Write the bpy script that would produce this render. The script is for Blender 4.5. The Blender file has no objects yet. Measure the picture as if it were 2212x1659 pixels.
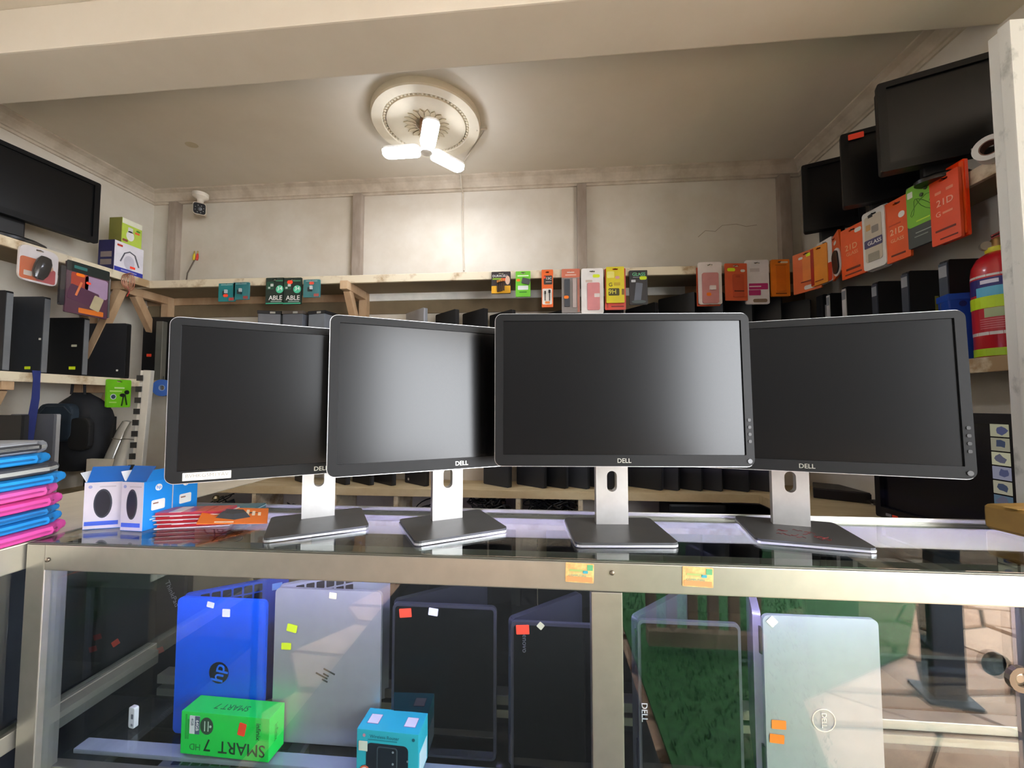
import bpy, bmesh, math, random
from mathutils import Vector, Matrix
random.seed(7)
PI = math.pi
SC = bpy.context.scene
COL = SC.collection

# ---------------------------------------------------------------- camera
F = 862.24                      # focal length in pixels of the 2212 x 1659 frame
YAW, PITCH, CZ = 0.0826, 0.0498, 1.23
cd = bpy.data.cameras.new('camera'); cam = bpy.data.objects.new('camera', cd); COL.objects.link(cam)
cd.sensor_width = 36.0; cd.lens = 36.0 * F / 2212.0; cd.clip_start = 0.02; cd.clip_end = 200
cam.location = (0, 0, CZ); cam.rotation_euler = (PI / 2 + PITCH, 0, YAW)
SC.camera = cam

# ---------------------------------------------------------------- daylight and exposure
SKY_STRENGTH = 9.6
LAMP_STRENGTH = 37.0
LED_STRENGTH = 150.0
w = bpy.data.worlds.new('overcast_sky'); SC.world = w; w.use_nodes = True
bg = w.node_tree.nodes['Background']
bg.inputs[0].default_value = (0.93, 0.96, 1.0, 1); bg.inputs[1].default_value = SKY_STRENGTH
SC.view_settings.view_transform = 'Standard'; SC.view_settings.look = 'None'
SC.view_settings.gamma = 1; SC.view_settings.use_curve_mapping = False
SC.view_settings.exposure = 0.8
SC.cycles.max_bounces = 7; SC.cycles.diffuse_bounces = 3; SC.cycles.glossy_bounces = 3; SC.cycles.transparent_max_bounces = 12
SC.cycles.use_light_tree = False; SC.cycles.caustics_reflective = False; SC.cycles.caustics_refractive = False

# ---------------------------------------------------------------- pixel -> place helpers
FW = Vector((-math.sin(YAW) * math.cos(PITCH), math.cos(YAW) * math.cos(PITCH), math.sin(PITCH)))
RT = Vector((math.cos(YAW), math.sin(YAW), 0)); UP = RT.cross(FW)
EYE = Vector((0, 0, CZ))
def ray(px, py): return FW + RT * ((px - 1106) / F) - UP * ((py - 829.5) / F)
def at_y(px, py, Y): d = ray(px, py); return EYE + d * (Y / d.y)
def at_x(px, py, X): d = ray(px, py); return EYE + d * (X / d.x)
def at_z(px, py, Z): d = ray(px, py); return EYE + d * ((Z - CZ) / d.z)

# ---------------------------------------------------------------- materials
MATS = {}
def lin(h):
    h = h.lstrip('#'); c = [int(h[i:i + 2], 16) / 255 for i in (0, 2, 4)]
    return [x / 12.92 if x <= .04045 else ((x + .055) / 1.055) ** 2.4 for x in c]
def C(h, rough=.5, metal=0.0, var=.08, scale=14, bump=0.0, spec=.5, coat=0.0, alpha=None, name=None):
    """procedural material: colour varied by noise, optional relief"""
    key = (h, rough, metal, var, scale, bump, spec, coat, alpha)
    if key in MATS: return MATS[key]
    m = bpy.data.materials.new(name or 'mat_' + h.lstrip('#')); m.use_nodes = True
    nt = m.node_tree; p = nt.nodes['Principled BSDF']
    p.inputs['Roughness'].default_value = rough; p.inputs['Metallic'].default_value = metal
    p.inputs['Specular IOR Level'].default_value = spec; p.inputs['Coat Weight'].default_value = coat
    p.inputs['Coat Roughness'].default_value = .08
    r, g, b = lin(h)
    tc = nt.nodes.new('ShaderNodeTexCoord'); nz = nt.nodes.new('ShaderNodeTexNoise')
    nz.inputs['Scale'].default_value = scale; nz.inputs['Detail'].default_value = 4
    nt.links.new(tc.outputs['Object'], nz.inputs['Vector'])
    rp = nt.nodes.new('ShaderNodeValToRGB')
    rp.color_ramp.elements[0].position = .3; rp.color_ramp.elements[1].position = .7
    rp.color_ramp.elements[0].color = (r * (1 - var), g * (1 - var), b * (1 - var), 1)
    rp.color_ramp.elements[1].color = (min(1, r * (1 + var)), min(1, g * (1 + var)), min(1, b * (1 + var)), 1)
    nt.links.new(nz.outputs['Fac'], rp.inputs['Fac']); nt.links.new(rp.outputs['Color'], p.inputs['Base Color'])
    if bump:
        bm = nt.nodes.new('ShaderNodeBump'); bm.inputs['Strength'].default_value = bump; bm.inputs['Distance'].default_value = .01
        nt.links.new(nz.outputs['Fac'], bm.inputs['Height']); nt.links.new(bm.outputs['Normal'], p.inputs['Normal'])
    if alpha is not None: p.inputs['Alpha'].default_value = alpha
    MATS[key] = m
    return m
def two_tone(name, h1, h2, scale, lo, hi, rough=.6, stretch=(1, 1, 1), bump=.0, metal=0):
    """base colour with irregular patches (dirt, chipped paint, grain)"""
    m = bpy.data.materials.new(name); m.use_nodes = True; nt = m.node_tree; p = nt.nodes['Principled BSDF']
    p.inputs['Roughness'].default_value = rough; p.inputs['Metallic'].default_value = metal
    tc = nt.nodes.new('ShaderNodeTexCoord'); mp = nt.nodes.new('ShaderNodeMapping'); mp.inputs['Scale'].default_value = stretch
    nz = nt.nodes.new('ShaderNodeTexNoise'); nz.inputs['Scale'].default_value = scale; nz.inputs['Detail'].default_value = 7
    nz.inputs['Roughness'].default_value = .62
    rp = nt.nodes.new('ShaderNodeValToRGB'); rp.color_ramp.elements[0].position = lo; rp.color_ramp.elements[1].position = hi
    rp.color_ramp.elements[0].color = (*lin(h2), 1); rp.color_ramp.elements[1].color = (*lin(h1), 1)
    nt.links.new(tc.outputs['Object'], mp.inputs['Vector']); nt.links.new(mp.outputs['Vector'], nz.inputs['Vector'])
    nt.links.new(nz.outputs['Fac'], rp.inputs['Fac']); nt.links.new(rp.outputs['Color'], p.inputs['Base Color'])
    if bump:
        bm = nt.nodes.new('ShaderNodeBump'); bm.inputs['Strength'].default_value = bump; bm.inputs['Distance'].default_value = .008
        nt.links.new(nz.outputs['Fac'], bm.inputs['Height']); nt.links.new(bm.outputs['Normal'], p.inputs['Normal'])
    return m
def emit(name, h, s):
    m = bpy.data.materials.new(name); m.use_nodes = True; nt = m.node_tree
    e = nt.nodes.new('ShaderNodeEmission'); e.inputs[0].default_value = (*lin(h), 1); e.inputs[1].default_value = s
    nt.links.new(e.outputs[0], nt.nodes['Material Output'].inputs[0]); return m
def glass(name, tint, ior=1.5, rough=0.0, boost=1.0):
    m = bpy.data.materials.new(name); m.use_nodes = True; nt = m.node_tree
    t = nt.nodes.new('ShaderNodeBsdfTransparent'); t.inputs[0].default_value = (*tint, 1)
    g = nt.nodes.new('ShaderNodeBsdfGlossy'); g.inputs['Roughness'].default_value = rough
    # Schlick reflectance from the facing angle, the same from both sides of the sheet
    lw = nt.nodes.new('ShaderNodeLayerWeight'); lw.inputs[0].default_value = .5
    pw = nt.nodes.new('ShaderNodeMath'); pw.operation = 'POWER'; pw.inputs[1].default_value = 5
    r0 = ((ior - 1) / (ior + 1)) ** 2 * boost
    fr = nt.nodes.new('ShaderNodeMath'); fr.operation = 'MULTIPLY_ADD'; fr.inputs[1].default_value = 1 - r0; fr.inputs[2].default_value = r0
    nt.links.new(lw.outputs['Facing'], pw.inputs[0]); nt.links.new(pw.outputs[0], fr.inputs[0])
    mx = nt.nodes.new('ShaderNodeMixShader')
    nt.links.new(fr.outputs[0], mx.inputs[0]); nt.links.new(t.outputs[0], mx.inputs[1]); nt.links.new(g.outputs[0], mx.inputs[2])
    nt.links.new(mx.outputs[0], nt.nodes['Material Output'].inputs[0]); return m
GLASS = glass('showcase_glass', (.93, .97, .96), 1.6, 0, 1.3)
DARKGLASS = glass('tinted_glass', (.25, .27, .33), 1.5)
PLASTIC = glass('clear_blister', (.96, .96, .97), 1.45, .12)
WALL = two_tone('wall_paint', '#dad3c6', '#cdc3b2', 2.2, .35, .62, .75, bump=.12)
CEIL = two_tone('ceiling_paint', '#dfd7c8', '#d3c9b8', 1.1, .3, .65, .8, bump=.08)
TRIMW = two_tone('cornice_paint', '#d0c4b2', '#b5a793', 9, .3, .6, .7, bump=.25)
WOODP = two_tone('painted_shelf_wood', '#dccfb4', '#a58a66', 7, .36, .5, .7, (1, 1, 1), bump=.2)
WOODR = two_tone('raw_shelf_wood', '#c9ab88', '#a98662', 9, .3, .7, .75, (1, 1, .4), bump=.15)
PLANK = two_tone('lower_shelf_wood', '#d8c6a0', '#bda57c', 6, .3, .65, .65, (.6, 3, 1), bump=.1)
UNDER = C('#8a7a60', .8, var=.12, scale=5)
BATTEN = two_tone('batten_wood', '#b3a597', '#8b7c6e', 8, .3, .7, .8, (1, 1, .3), bump=.2)
ALU = C('#aeaba0', .38, .85, .05, 30)
ALUD = C('#77786f', .45, .7, .06, 30)
BLACK = C('#141414', .45, 0, .15)
MBLACK = C('#0d0e10', .55, 0, .1)
SILVER = C('#b9bac0', .35, .6, .04, 40)

# ---------------------------------------------------------------- mesh helpers
class MB:
    def __init__(s): s.v = []; s.f = []
    def add(s, vs, fs):
        n = len(s.v); s.v += [tuple(v) for v in vs]; s.f += [tuple(i + n for i in f) for f in fs]; return s
    def box(s, x0, x1, y0, y1, z0, z1):
        return s.add([(x0, y0, z0), (x1, y0, z0), (x1, y1, z0), (x0, y1, z0), (x0, y0, z1), (x1, y0, z1), (x1, y1, z1), (x0, y1, z1)],
                     [(3, 2, 1, 0), (4, 5, 6, 7), (0, 1, 5, 4), (1, 2, 6, 5), (2, 3, 7, 6), (3, 0, 4, 7)])
    def beam(s, a, b, w, t, up=(0, 0, 1)):
        """square bar from a to b, w across, t along up"""
        a = Vector(a); b = Vector(b); d = (b - a).normalized(); u = Vector(up); sd = d.cross(u).normalized(); u = sd.cross(d).normalized()
        vs = [p + sd * (i * w / 2) + u * (j * t / 2) for p in (a, b) for i, j in ((-1, -1), (1, -1), (1, 1), (-1, 1))]
        return s.add(vs, [(3, 2, 1, 0), (4, 5, 6, 7), (0, 1, 5, 4), (1, 2, 6, 5), (2, 3, 7, 6), (3, 0, 4, 7)])
    def prism(s, poly, y0, y1):
        """polygon in XZ extruded along Y (y0 is the viewer's side)"""
        n = len(poly)
        return s.add([(x, y0, z) for x, z in poly] + [(x, y1, z) for x, z in poly],
                     [tuple(range(n)), tuple(range(2 * n - 1, n - 1, -1))] + [(i, i + n, (i + 1) % n + n, (i + 1) % n) for i in range(n)])
    def plate(s, w, h, t, r=.004, cx=0, cz=0, y=0, n=4): return s.prism(rrect(w, h, r, cx, cz, n), y - t / 2, y + t / 2)
    def ring(s, outer, inner, y0, y1):
        n = len(outer)
        vs = [(x, y, z) for y in (y0, y1) for P in (outer, inner) for x, z in P]
        fs = []
        for i in range(n):
            j = (i + 1) % n
            fs += [(i, j, n + j, n + i), (2 * n + j, 2 * n + i, 3 * n + i, 3 * n + j), (j, i, 2 * n + i, 2 * n + j), (n + i, n + j, 3 * n + j, 3 * n + i)]
        return s.add(vs, fs)
    def tube(s, pts, r, n=6, closed=False):
        pts = [Vector(p) for p in pts]; m = len(pts); vs = []; last = None
        for i, p in enumerate(pts):
            d = (pts[min(i + 1, m - 1)] - pts[max(i - 1, 0)])
            d = d.normalized() if d.length > 1e-9 else Vector((0, 0, 1))
            ref = last if last is not None and abs(last.dot(d)) < .95 else (Vector((0, 0, 1)) if abs(d.z) < .9 else Vector((1, 0, 0)))
            a = (ref - d * ref.dot(d)).normalized(); b = d.cross(a); last = a
            rr = r[i] if isinstance(r, (list, tuple)) else r
            vs += [p + a * (rr * math.cos(2 * PI * k / n)) + b * (rr * math.sin(2 * PI * k / n)) for k in range(n)]
        fs = [(i * n + k, i * n + (k + 1) % n, (i + 1) * n + (k + 1) % n, (i + 1) * n + k) for i in range(m - 1) for k in range(n)]
        fs += [tuple(range(n - 1, -1, -1)), tuple(range((m - 1) * n, m * n))]
        return s.add(vs, fs)
    def lathe(s, prof, n=32, c=(0, 0, 0), sx=1, sy=1):
        m = len(prof); vs = [(c[0] + sx * r * math.cos(2 * PI * k / n), c[1] + sy * r * math.sin(2 * PI * k / n), c[2] + z) for r, z in prof for k in range(n)]
        fs = [(i * n + k, i * n + (k + 1) % n, (i + 1) * n + (k + 1) % n, (i + 1) * n + k) for i in range(m - 1) for k in range(n)]
        fs += [tuple(range(n - 1, -1, -1)), tuple(range((m - 1) * n, m * n))]
        return s.add(vs, fs)
def rrect(w, h, r, cx=0, cz=0, n=4):
    r = max(1e-5, min(r, w / 2 - 1e-5, h / 2 - 1e-5)); P = []
    for qx, qz, a0 in ((1, -1, -PI / 2), (1, 1, 0), (-1, 1, PI / 2), (-1, -1, PI)):
        for k in range(n + 1):
            a = a0 + PI / 2 * k / n
            P.append((cx + qx * (w / 2 - r) + r * math.cos(a), cz + qz * (h / 2 - r) + r * math.sin(a)))
    return P
def ell(w, h, cx=0, cz=0, n=20): return [(cx + w / 2 * math.cos(2 * PI * k / n), cz + h / 2 * math.sin(2 * PI * k / n)) for k in range(n)]

def link(name, me, mat, parent=None, loc=(0, 0, 0), rot=(0, 0, 0), kind=None):
    o = bpy.data.objects.new(name, me); COL.objects.link(o); o.location = loc; o.rotation_euler = rot
    if mat and not me.materials: me.materials.append(mat)
    if parent: o.parent = parent
    if kind: o['kind'] = kind
    return o
def build(name, mb, mat, parent=None, loc=(0, 0, 0), rot=(0, 0, 0), bevel=0, smooth=False, kind=None, seg=2):
    me = bpy.data.meshes.new(name); me.from_pydata(mb.v, [], mb.f)
    bm = bmesh.new(); bm.from_mesh(me); bmesh.ops.recalc_face_normals(bm, faces=bm.faces)
    if bevel:
        ed = [e for e in bm.edges if len(e.link_faces) == 2 and e.calc_face_angle(0) > .6]
        bmesh.ops.bevel(bm, geom=ed, offset=bevel, segments=seg, affect='EDGES', profile=.7)
    if smooth:
        for f in bm.faces: f.smooth = True
        for e in bm.edges:
            if len(e.link_faces) == 2 and e.calc_face_angle(0) > .7: e.smooth = False
    bm.to_mesh(me); bm.free()
    return link(name, me, mat, parent, loc, rot, kind)
def tag(o, label, cat, group=None):
    o['label'] = label; o['category'] = cat
    if group: o['group'] = group
    return o
def thing(name, label, cat, loc=(0, 0, 0), rz=0, group=None, rot=None):
    o = bpy.data.objects.new(name, None); COL.objects.link(o); o.empty_display_size = .05
    o.location = loc; o.rotation_euler = rot or (0, 0, rz)
    return tag(o, label, cat, group)
def struct(name, mb, mat, parent=None, **k): return build(name, mb, mat, parent, kind='structure' if parent is None else None, **k)
TXT = {}
def text(s, size, mat, parent, loc, rot=(PI / 2, 0, 0), name='lettering', bold=False, sx=1.0):
    key = (s, bold)
    if key not in TXT:
        cu = bpy.data.curves.new('t', 'FONT'); cu.body = s; cu.size = 1; cu.align_x = 'CENTER'; cu.align_y = 'CENTER'
        cu.extrude = .01; cu.resolution_u = 3; cu.offset = .007 if bold else 0
        ob = bpy.data.objects.new('t', cu); COL.objects.link(ob); bpy.context.view_layer.update()
        TXT[key] = bpy.data.meshes.new_from_object(ob.evaluated_get(bpy.context.evaluated_depsgraph_get()))
        bpy.data.objects.remove(ob); bpy.data.curves.remove(cu)
    me = TXT[key].copy(); me.name = name; me.materials.clear()
    o = link(name, me, mat, parent, loc, rot); o.scale = (size * sx, size, size); return o
def deco(parent, items, w, h, y):
    """flat prints, stickers and raised pieces on the viewer side (y) of a card w x h"""
    laid = []
    for k, it in enumerate(items):
        kind, nm, u, v = it[0], it[1], it[2], it[3]
        yy = min([y - .0003] + [q[4] - .00012 for q in laid if abs(u - q[0]) < q[2] / 2 + .1 and abs(v - q[1]) < q[3] / 2 + .04])
        if kind != 't': laid.append((u, v, it[4], it[5], yy - (it[7] if len(it) > 7 else .0005)))
        if kind == 't':
            text(nm, it[4] * w, it[5], parent, (u * w, yy - .0003, v * h), (PI / 2, 0, 0) if len(it) < 7 else (PI / 2, it[6], 0), bold=True)
        else:
            t = it[7] if len(it) > 7 else .0005
            poly = rrect(it[4] * w, it[5] * h, min(it[4] * w, it[5] * h) * (.12 if kind == 'r' else .45)) if kind in 'rR' else ell(it[4] * w, it[5] * h)
            o = build(nm, MB().prism(poly, -t, 0), it[6], parent, (u * w, yy, v * h), (0, it[8], 0) if len(it) > 8 else (0, 0, 0))
ORANGE = C('#e8641c', .4, coat=.3); RED = C('#d8341c', .4, coat=.3); WHITE = C('#e9e6e2', .5); YEL = C('#d9ee1e', .6, var=.04); STK = C('#ff4a2c', .6, var=.04)
STKO = C('#ff8010', .6, var=.04); PINK = C('#d98a8c', .5); DKG = C('#1a2b24', .5); TEAL = C('#1f7f83', .5); LIME = C('#6cc22c', .5)
DK = C('#222024', .5); PAPER = C('#e6e4da', .7, var=.04); GREYP = C('#8f9096', .5)

# ================================================================ THE SETTING
XL, XR, YB, ZC = -2.717, 1.554, 2.51, 2.695
XLS, XRS, YS, ZS = -2.427, 1.384, 2.236, 1.985          # front edges and height of the upper shelves
ZM, ZL = 1.375, 0.75                                     # middle and lower shelf tops
ZT, YF = 0.95, 0.735                                     # showcase top and front
struct('floor', MB().box(XL, XR, .6, YB, -.1, 0), C('#6d665c', .5, var=.15, scale=4))
struct('wall_back', MB().box(XL - .1, XR + .1, YB, YB + .1, 0, ZC + .1), WALL)
struct('wall_left', MB().box(XL - .1, XL, -1.3, YB, 0, ZC + .1), WALL)
struct('wall_right', MB().box(XR, XR + .1, .62, YB, 0, ZC + .1), WALL)
struct('ceiling', MB().box(XL - .1, 3.6, -1.4, YB + .1, ZC, ZC + .12), CEIL)
# dropped beam across the room
bm_ = MB(); zb = ZC - .17
a0, a1 = at_z(-150, 262, zb), at_z(2300, 62, zb); b0, b1 = at_z(-150, 115, zb), at_z(2300, -330, zb)
def lerp_x(p, q, x): k = (x - p.x) / (q.x - p.x); return p.y + (q.y - p.y) * k
p, q = at_z(0, 226, zb), at_z(1900, 74, zb); p2, q2 = at_z(0, 83, zb), at_z(430, 3, zb)
xa, xb = XL, 3.0
ba, bb, fa, fb = lerp_x(p, q, xa), lerp_x(p, q, xb), lerp_x(p2, q2, xa), lerp_x(p2, q2, xa) + (lerp_x(p, q, xb) - lerp_x(p, q, xa))
yb, yf = max(ba, bb), min(fa, fb)
bm_.add([(xa, fa, zb), (xb, fb, zb), (xb, bb, zb), (xa, ba, zb), (xa, fa, ZC), (xb, fb, ZC), (xb, bb, ZC), (xa, ba, ZC)], [(3, 2, 1, 0), (4, 5, 6, 7), (0, 1, 5, 4), (1, 2, 6, 5), (2, 3, 7, 6), (3, 0, 4, 7)])
struct('trim_1', bm_, CEIL, bevel=.006); print('beam', ba, bb, fa, fb)
# cornices: stepped profile swept along the walls
PROF = [(0, 0), (.095, 0), (.095, -.012), (.08, -.02), (.062, -.03), (.045, -.05), (.03, -.075), (.026, -.088), (.014, -.092), (.012, -.11), (0, -.112)]
PROF = [(a * .72, b * .72) for a, b in PROF]
def cornice(name, axis, p, s, a, b):
    m = MB(); n = len(PROF); vs = []
    for q in (a, b):
        for o, z in PROF: vs.append((q, p + s * o, ZC + z) if axis == 'x' else (p + s * o, q, ZC + z))
    m.add(vs, [(i, (i + 1) % n, (i + 1) % n + n, i + n) for i in range(n)] + [tuple(range(n)), tuple(range(2 * n - 1, n - 1, -1))])
    struct(name, m, TRIMW)
cornice('trim_2', 'x', YB, -1, XL, XR); cornice('trim_3', 'y', XL, 1, yb, YB); cornice('trim_4', 'y', XR, -1, lerp_x(p, q, XR), YB); cornice('trim_5', 'y', XR, -1, .62, fb)
# wall battens above the shelf
for i, (px, wd) in enumerate(((384, .062), (777, .06), (1256, .058), (1690, .064))):
    x = at_y(px, 500, YB).x
    struct('trim_%d' % (6 + i), MB().box(x - wd / 2, x + wd / 2, YB - .045, YB, ZS, ZC - .082), BATTEN, bevel=.004)
# plaster rose on the ceiling
rc = at_z(922, 258, ZC)
RR = abs(at_z(1037, 258, ZC).x - at_z(805, 258, ZC).x) / 2
rose = struct('trim_10', MB().lathe([(RR, 0), (RR, -.03), (RR * .98, -.036), (RR * .8, -.036), (RR * .78, -.026), (RR * .74, -.022), (RR * .72, -.034), (RR * .68, -.036), (RR * .45, -.03), (RR * .2, -.028), (.06, -.03), (.06, -.001)], 56, (0, 0, 0)), C('#d8cdb6', .7, var=.07, scale=9), loc=(rc.x, rc.y, ZC), smooth=True)
bd = MB().lathe([(.001, -.006), (.006, -.004), (.008, 0), (.006, .004), (.001, .006)], 8)
bme = None
for k in range(64):
    a = 2 * PI * k / 64
    if bme is None:
        o = build('bead', bd, C('#c9bda4', .7), rose, (RR * .76 * math.cos(a), RR * .76 * math.sin(a), -.028), smooth=True); bme = o.data
    else: link('bead', bme, None, rose, (RR * .76 * math.cos(a), RR * .76 * math.sin(a), -.028))
petal = MB().prism([(0, 0), (.012, .02), (.009, .045), (0, .06), (-.009, .045), (-.012, .02)], -.004, 0); pme = None
for k in range(20):
    a = 2 * PI * k / 20
    L_ = (RR * .42 * math.cos(a), RR * .42 * math.sin(a), -.031)
    if pme is None: o = build('plaster_leaf', petal, C('#cbbd9f', .75), rose, L_, (PI / 2, 0, a - PI / 2)); pme = o.data
    else: link('plaster_leaf', pme, None, rose, L_, (PI / 2, 0, a - PI / 2))

wb_ = bpy.data.objects['wall_back']; cr_ = [at_y(x, y, YB - .0005) for x, y in ((1508, 512), (1524, 498), (1545, 500), (1560, 487), (1590, 484), (1612, 489), (1635, 486))]
build('plaster_crack', MB().tube(cr_, .0013, 4), C('#8f806a', .9), wb_)
st0 = at_z(414, 313, ZC); build('ceiling_stain', MB().lathe([(.03, -.0012), (.034, -.0002)], 18, (st0.x, st0.y, ZC), 1, .8), C('#c2b597', .9), bpy.data.objects['ceiling'])
# outside in front of the shop: paving stones, turf, dark steel posts, slatted fence, added wall that blocks the sky
pav = struct('floor_paving', MB().box(-5, 6, -7, .6, -.14, -.02), C('#5d5148', .9, var=.2))
STONES = [C(h, .75, var=.12, scale=9, bump=.25) for h in ('#dcb79c', '#cfa88c', '#e2c0a6', '#c6a288', '#d6ae92')]
nx, ny = 13, 16; gx = {}
for i in range(nx + 1):
    for j in range(ny + 1):
        gx[i, j] = (-1.2 + i * .4 + .2 * (j % 2) + random.uniform(-.09, .09), .55 - j * .25 + random.uniform(-.06, .06))
for i in range(nx):
    for j in range(ny):
        q = [gx[i, j], gx[i, j + 1], gx[i + 1, j + 1], gx[i + 1, j]]
        cx = sum(p[0] for p in q) / 4; cy = sum(p[1] for p in q) / 4
        top = [((p[0] - cx) * .95 + cx, (p[1] - cy) * .9 + cy) for p in q]; h = random.uniform(-.008, .008)
        m = MB().add([(x - cx, y - cy, -.03) for x, y in top] + [((x - cx) * .97, (y - cy) * .95, h) for x, y in top],
                     [(4, 5, 6, 7), (0, 4, 7, 3), (1, 5, 4, 0), (2, 6, 5, 1), (3, 7, 6, 2)])
        build('stone', m, random.choice(STONES), pav, (cx, cy, 0))
turf_poly = [(.42, .42), (.8, .42), (1.05, -.3), (1.75, -.66), (2.3, -1.25), (2.6, -2.3), (.42, -2.5)]
tm = MB(); n = len(turf_poly)
tm.add([(x, y, .008) for x, y in turf_poly] + [(x, y, .02) for x, y in turf_poly], [tuple(range(n, 2 * n))] + [(i, (i + 1) % n, (i + 1) % n + n, i + n) for i in range(n)])
rnd = random.Random(3)
for k in range(9000):
    x, y = rnd.uniform(.44, 2.2), rnd.uniform(-2.2, .4)
    if x > .78 + max(0, (.4 - y)) * .5: continue
    a = rnd.uniform(0, PI); dx, dy = .004 * math.cos(a), .004 * math.sin(a)
    tm.add([(x - dx, y - dy, .02), (x + dx, y + dy, .02), (x + rnd.uniform(-.008, .008), y + rnd.uniform(-.008, .008), .04)], [(0, 1, 2)])
turf = build('turf_mat', tm, C('#356b3a', .85, var=.3, scale=40), kind='stuff'); tag(turf, 'green turf mat laid over the stone paving, mirrored in the showcase glass', 'turf')
mt = build('added_dark_mat', MB().box(-.97, .38, -1.3, .5, .012, .026), C('#1f2022', .8, var=.2, scale=30, bump=.3), bevel=.004); tag(mt, 'dark mat added on the paving to darken the showcase reflections, left of the turf', 'mat')  # added mat, darkens what the left panes and screens reflect
POST = C('#2b3440', .5, .3)
for k, (x, y, lab) in enumerate(((1.67, -.39, 'dark steel post standing on the paving beside the turf'), (2.02, -.2, 'dark steel post on the paving farthest right of the showcase'))):
    t = thing('steel_post', lab, 'post', (x, y, 0), .2, 'posts in front of the shop')
    build('shaft', MB().box(-.055, .055, -.04, .04, 0, ZC), POST, t, bevel=.006); build('foot_plate', MB().box(-.09, .09, -.07, .07, 0, .012), POST, t)
fw = thing('wooden_fence', 'grey-brown wooden slat fence standing on the turf', 'fence', (.5, -.62, 0))
FENW = C('#8f7d68', .8, var=.2, scale=6, bump=.2); sl = None
for k in range(6):
    if sl is None: o = build('slat', MB().box(0, .05, 0, .02, .05, 1.05), FENW, fw, (k * .1, 0, 0), bevel=.003); sl = o.data
    else: link('slat', sl, None, fw, (k * .1, 0, 0))
for z in (.05, .55, 1.0): build('rail', MB().box(0, .55, .02, .06, z, z + .07), FENW, fw)
struct('trim_11', MB().box(XL, 3.6, -1.4, -1.28, 2.28, ZC), CEIL, bevel=.004)  # unseen fascia added to keep low sky light off the beam face
struct('wall_sky_block', MB().box(-5, 2.4, -3.4, -3.25, 0, 4.4), C('#2e2c29', .85, var=.15, scale=3))  # added unseen dark wall, lets sky light in only from the right

# ================================================================ SHELVES
def shelf_edge(parent, a, b, z, th, mat, face):
    pass
sb = thing('wall_shelf', 'cream-painted wooden shelving along the back wall with brackets below', 'shelf', (0, YB, 0))
def sbx(name, x0, x1, y0, y1, z0, z1, mat, par=sb, bv=.003): return build(name, MB().box(x0, x1, y0 - YB, y1 - YB, z0, z1), mat, par, bevel=bv)
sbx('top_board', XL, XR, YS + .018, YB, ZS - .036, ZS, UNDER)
sbx('edge_strip', XL, XRS, YS, YS + .018, ZS - .042, ZS + .004, WOODP)
xc = at_y(785, 630, YB - .02).x; xc2 = at_y(1480, 630, YB - .02).x
sbx('cleat', xc, xc2, YB - .02, YB, ZS - .085, ZS - .036, C('#f6f4ec', .5))
sbx('cleat', XL, xc, YB - .02, YB, ZS - .085, ZS - .036, WOODR); sbx('cleat', xc2, XR, YB - .02, YB, ZS - .085, ZS - .036, WOODR)
sbx('back_board', XL, XR, YB - .014, YB, ZS - .17, ZS - .085, C('#7d6d54', .8))
sbx('middle_board', XL, XR, YS + .02, YB, ZM - .03, ZM, WOODP)
sbx('lower_board', XL, XR, YS, YB, ZL - .045, ZL, PLANK)
for px in (548, 722, 855, 1119, 1254):
    x = at_y(px, 1075, YS + .01).x; sbx('divider', x - .013, x + .013, YS + .01, YB, .12, ZL - .045, WOODP)
sbx('bottom_board', XL, XR, YS + .01, YB, .36, .385, PLANK)
sbx('bin_back', XL, XR, YB - .012, YB, .385, ZL - .045, C('#cfc7bd', .8))
def bracket(par, o, dirv, reach, drop, y_of):
    """arm out from the wall, slanting strut and wall post; o = wall point under the board"""
    d = Vector(dirv); o = Vector(o)
    build('bracket_arm', MB().beam(o, o + d * reach, .045, .05), WOODR, par, bevel=.003)
    build('bracket_strut', MB().beam(o + d * (reach * .82) - Vector((0, 0, .02)), o + d * .04 - Vector((0, 0, drop * .85)), .04, .045), WOODR, par, bevel=.003)
    build('bracket_post', MB().beam(o + d * .03 + Vector((0, 0, .02)), o + d * .03 - Vector((0, 0, drop)), .05, .05, (0, 1, 0) if abs(d.x) > .5 else (1, 0, 0)), WOODR, par, bevel=.003)
for px in (778, 345):
    x = at_y(px, 640, YB - .1).x; bracket(sb, (x, -.01, ZS - .062), (0, -1, 0), .3, .45, None)

sl_ = thing('wall_shelf', 'cream-painted wooden shelving along the left wall under the television', 'shelf', (XL, 0, 0))
def slx(name, x0, x1, y0, y1, z0, z1, mat): return build(name, MB().box(x0 - XL, x1 - XL, y0, y1, z0, z1), mat, sl_, bevel=.003)
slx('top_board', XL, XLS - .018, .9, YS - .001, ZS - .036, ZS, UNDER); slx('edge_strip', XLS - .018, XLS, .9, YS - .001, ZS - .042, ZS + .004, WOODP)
slx('middle_board', XL, XLS - .018, .9, YS + .018, ZM - .03, ZM, WOODP); slx('edge_strip', XLS - .018, XLS, .9, YS + .018, ZM - .042, ZM + .003, WOODP)
slx('lower_board', XL, XLS, .9, YS - .001, ZL - .045, ZL, PLANK)
for y, dr in ((2.12, .5), (1.5, .45)): bracket(sl_, (.01, y, ZS - .062), (1, 0, 0), .27, dr, None)
for y in (1.62, 2.1): bracket(sl_, (.01, y, ZM - .056), (1, 0, 0), .27, .45, None)

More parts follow.
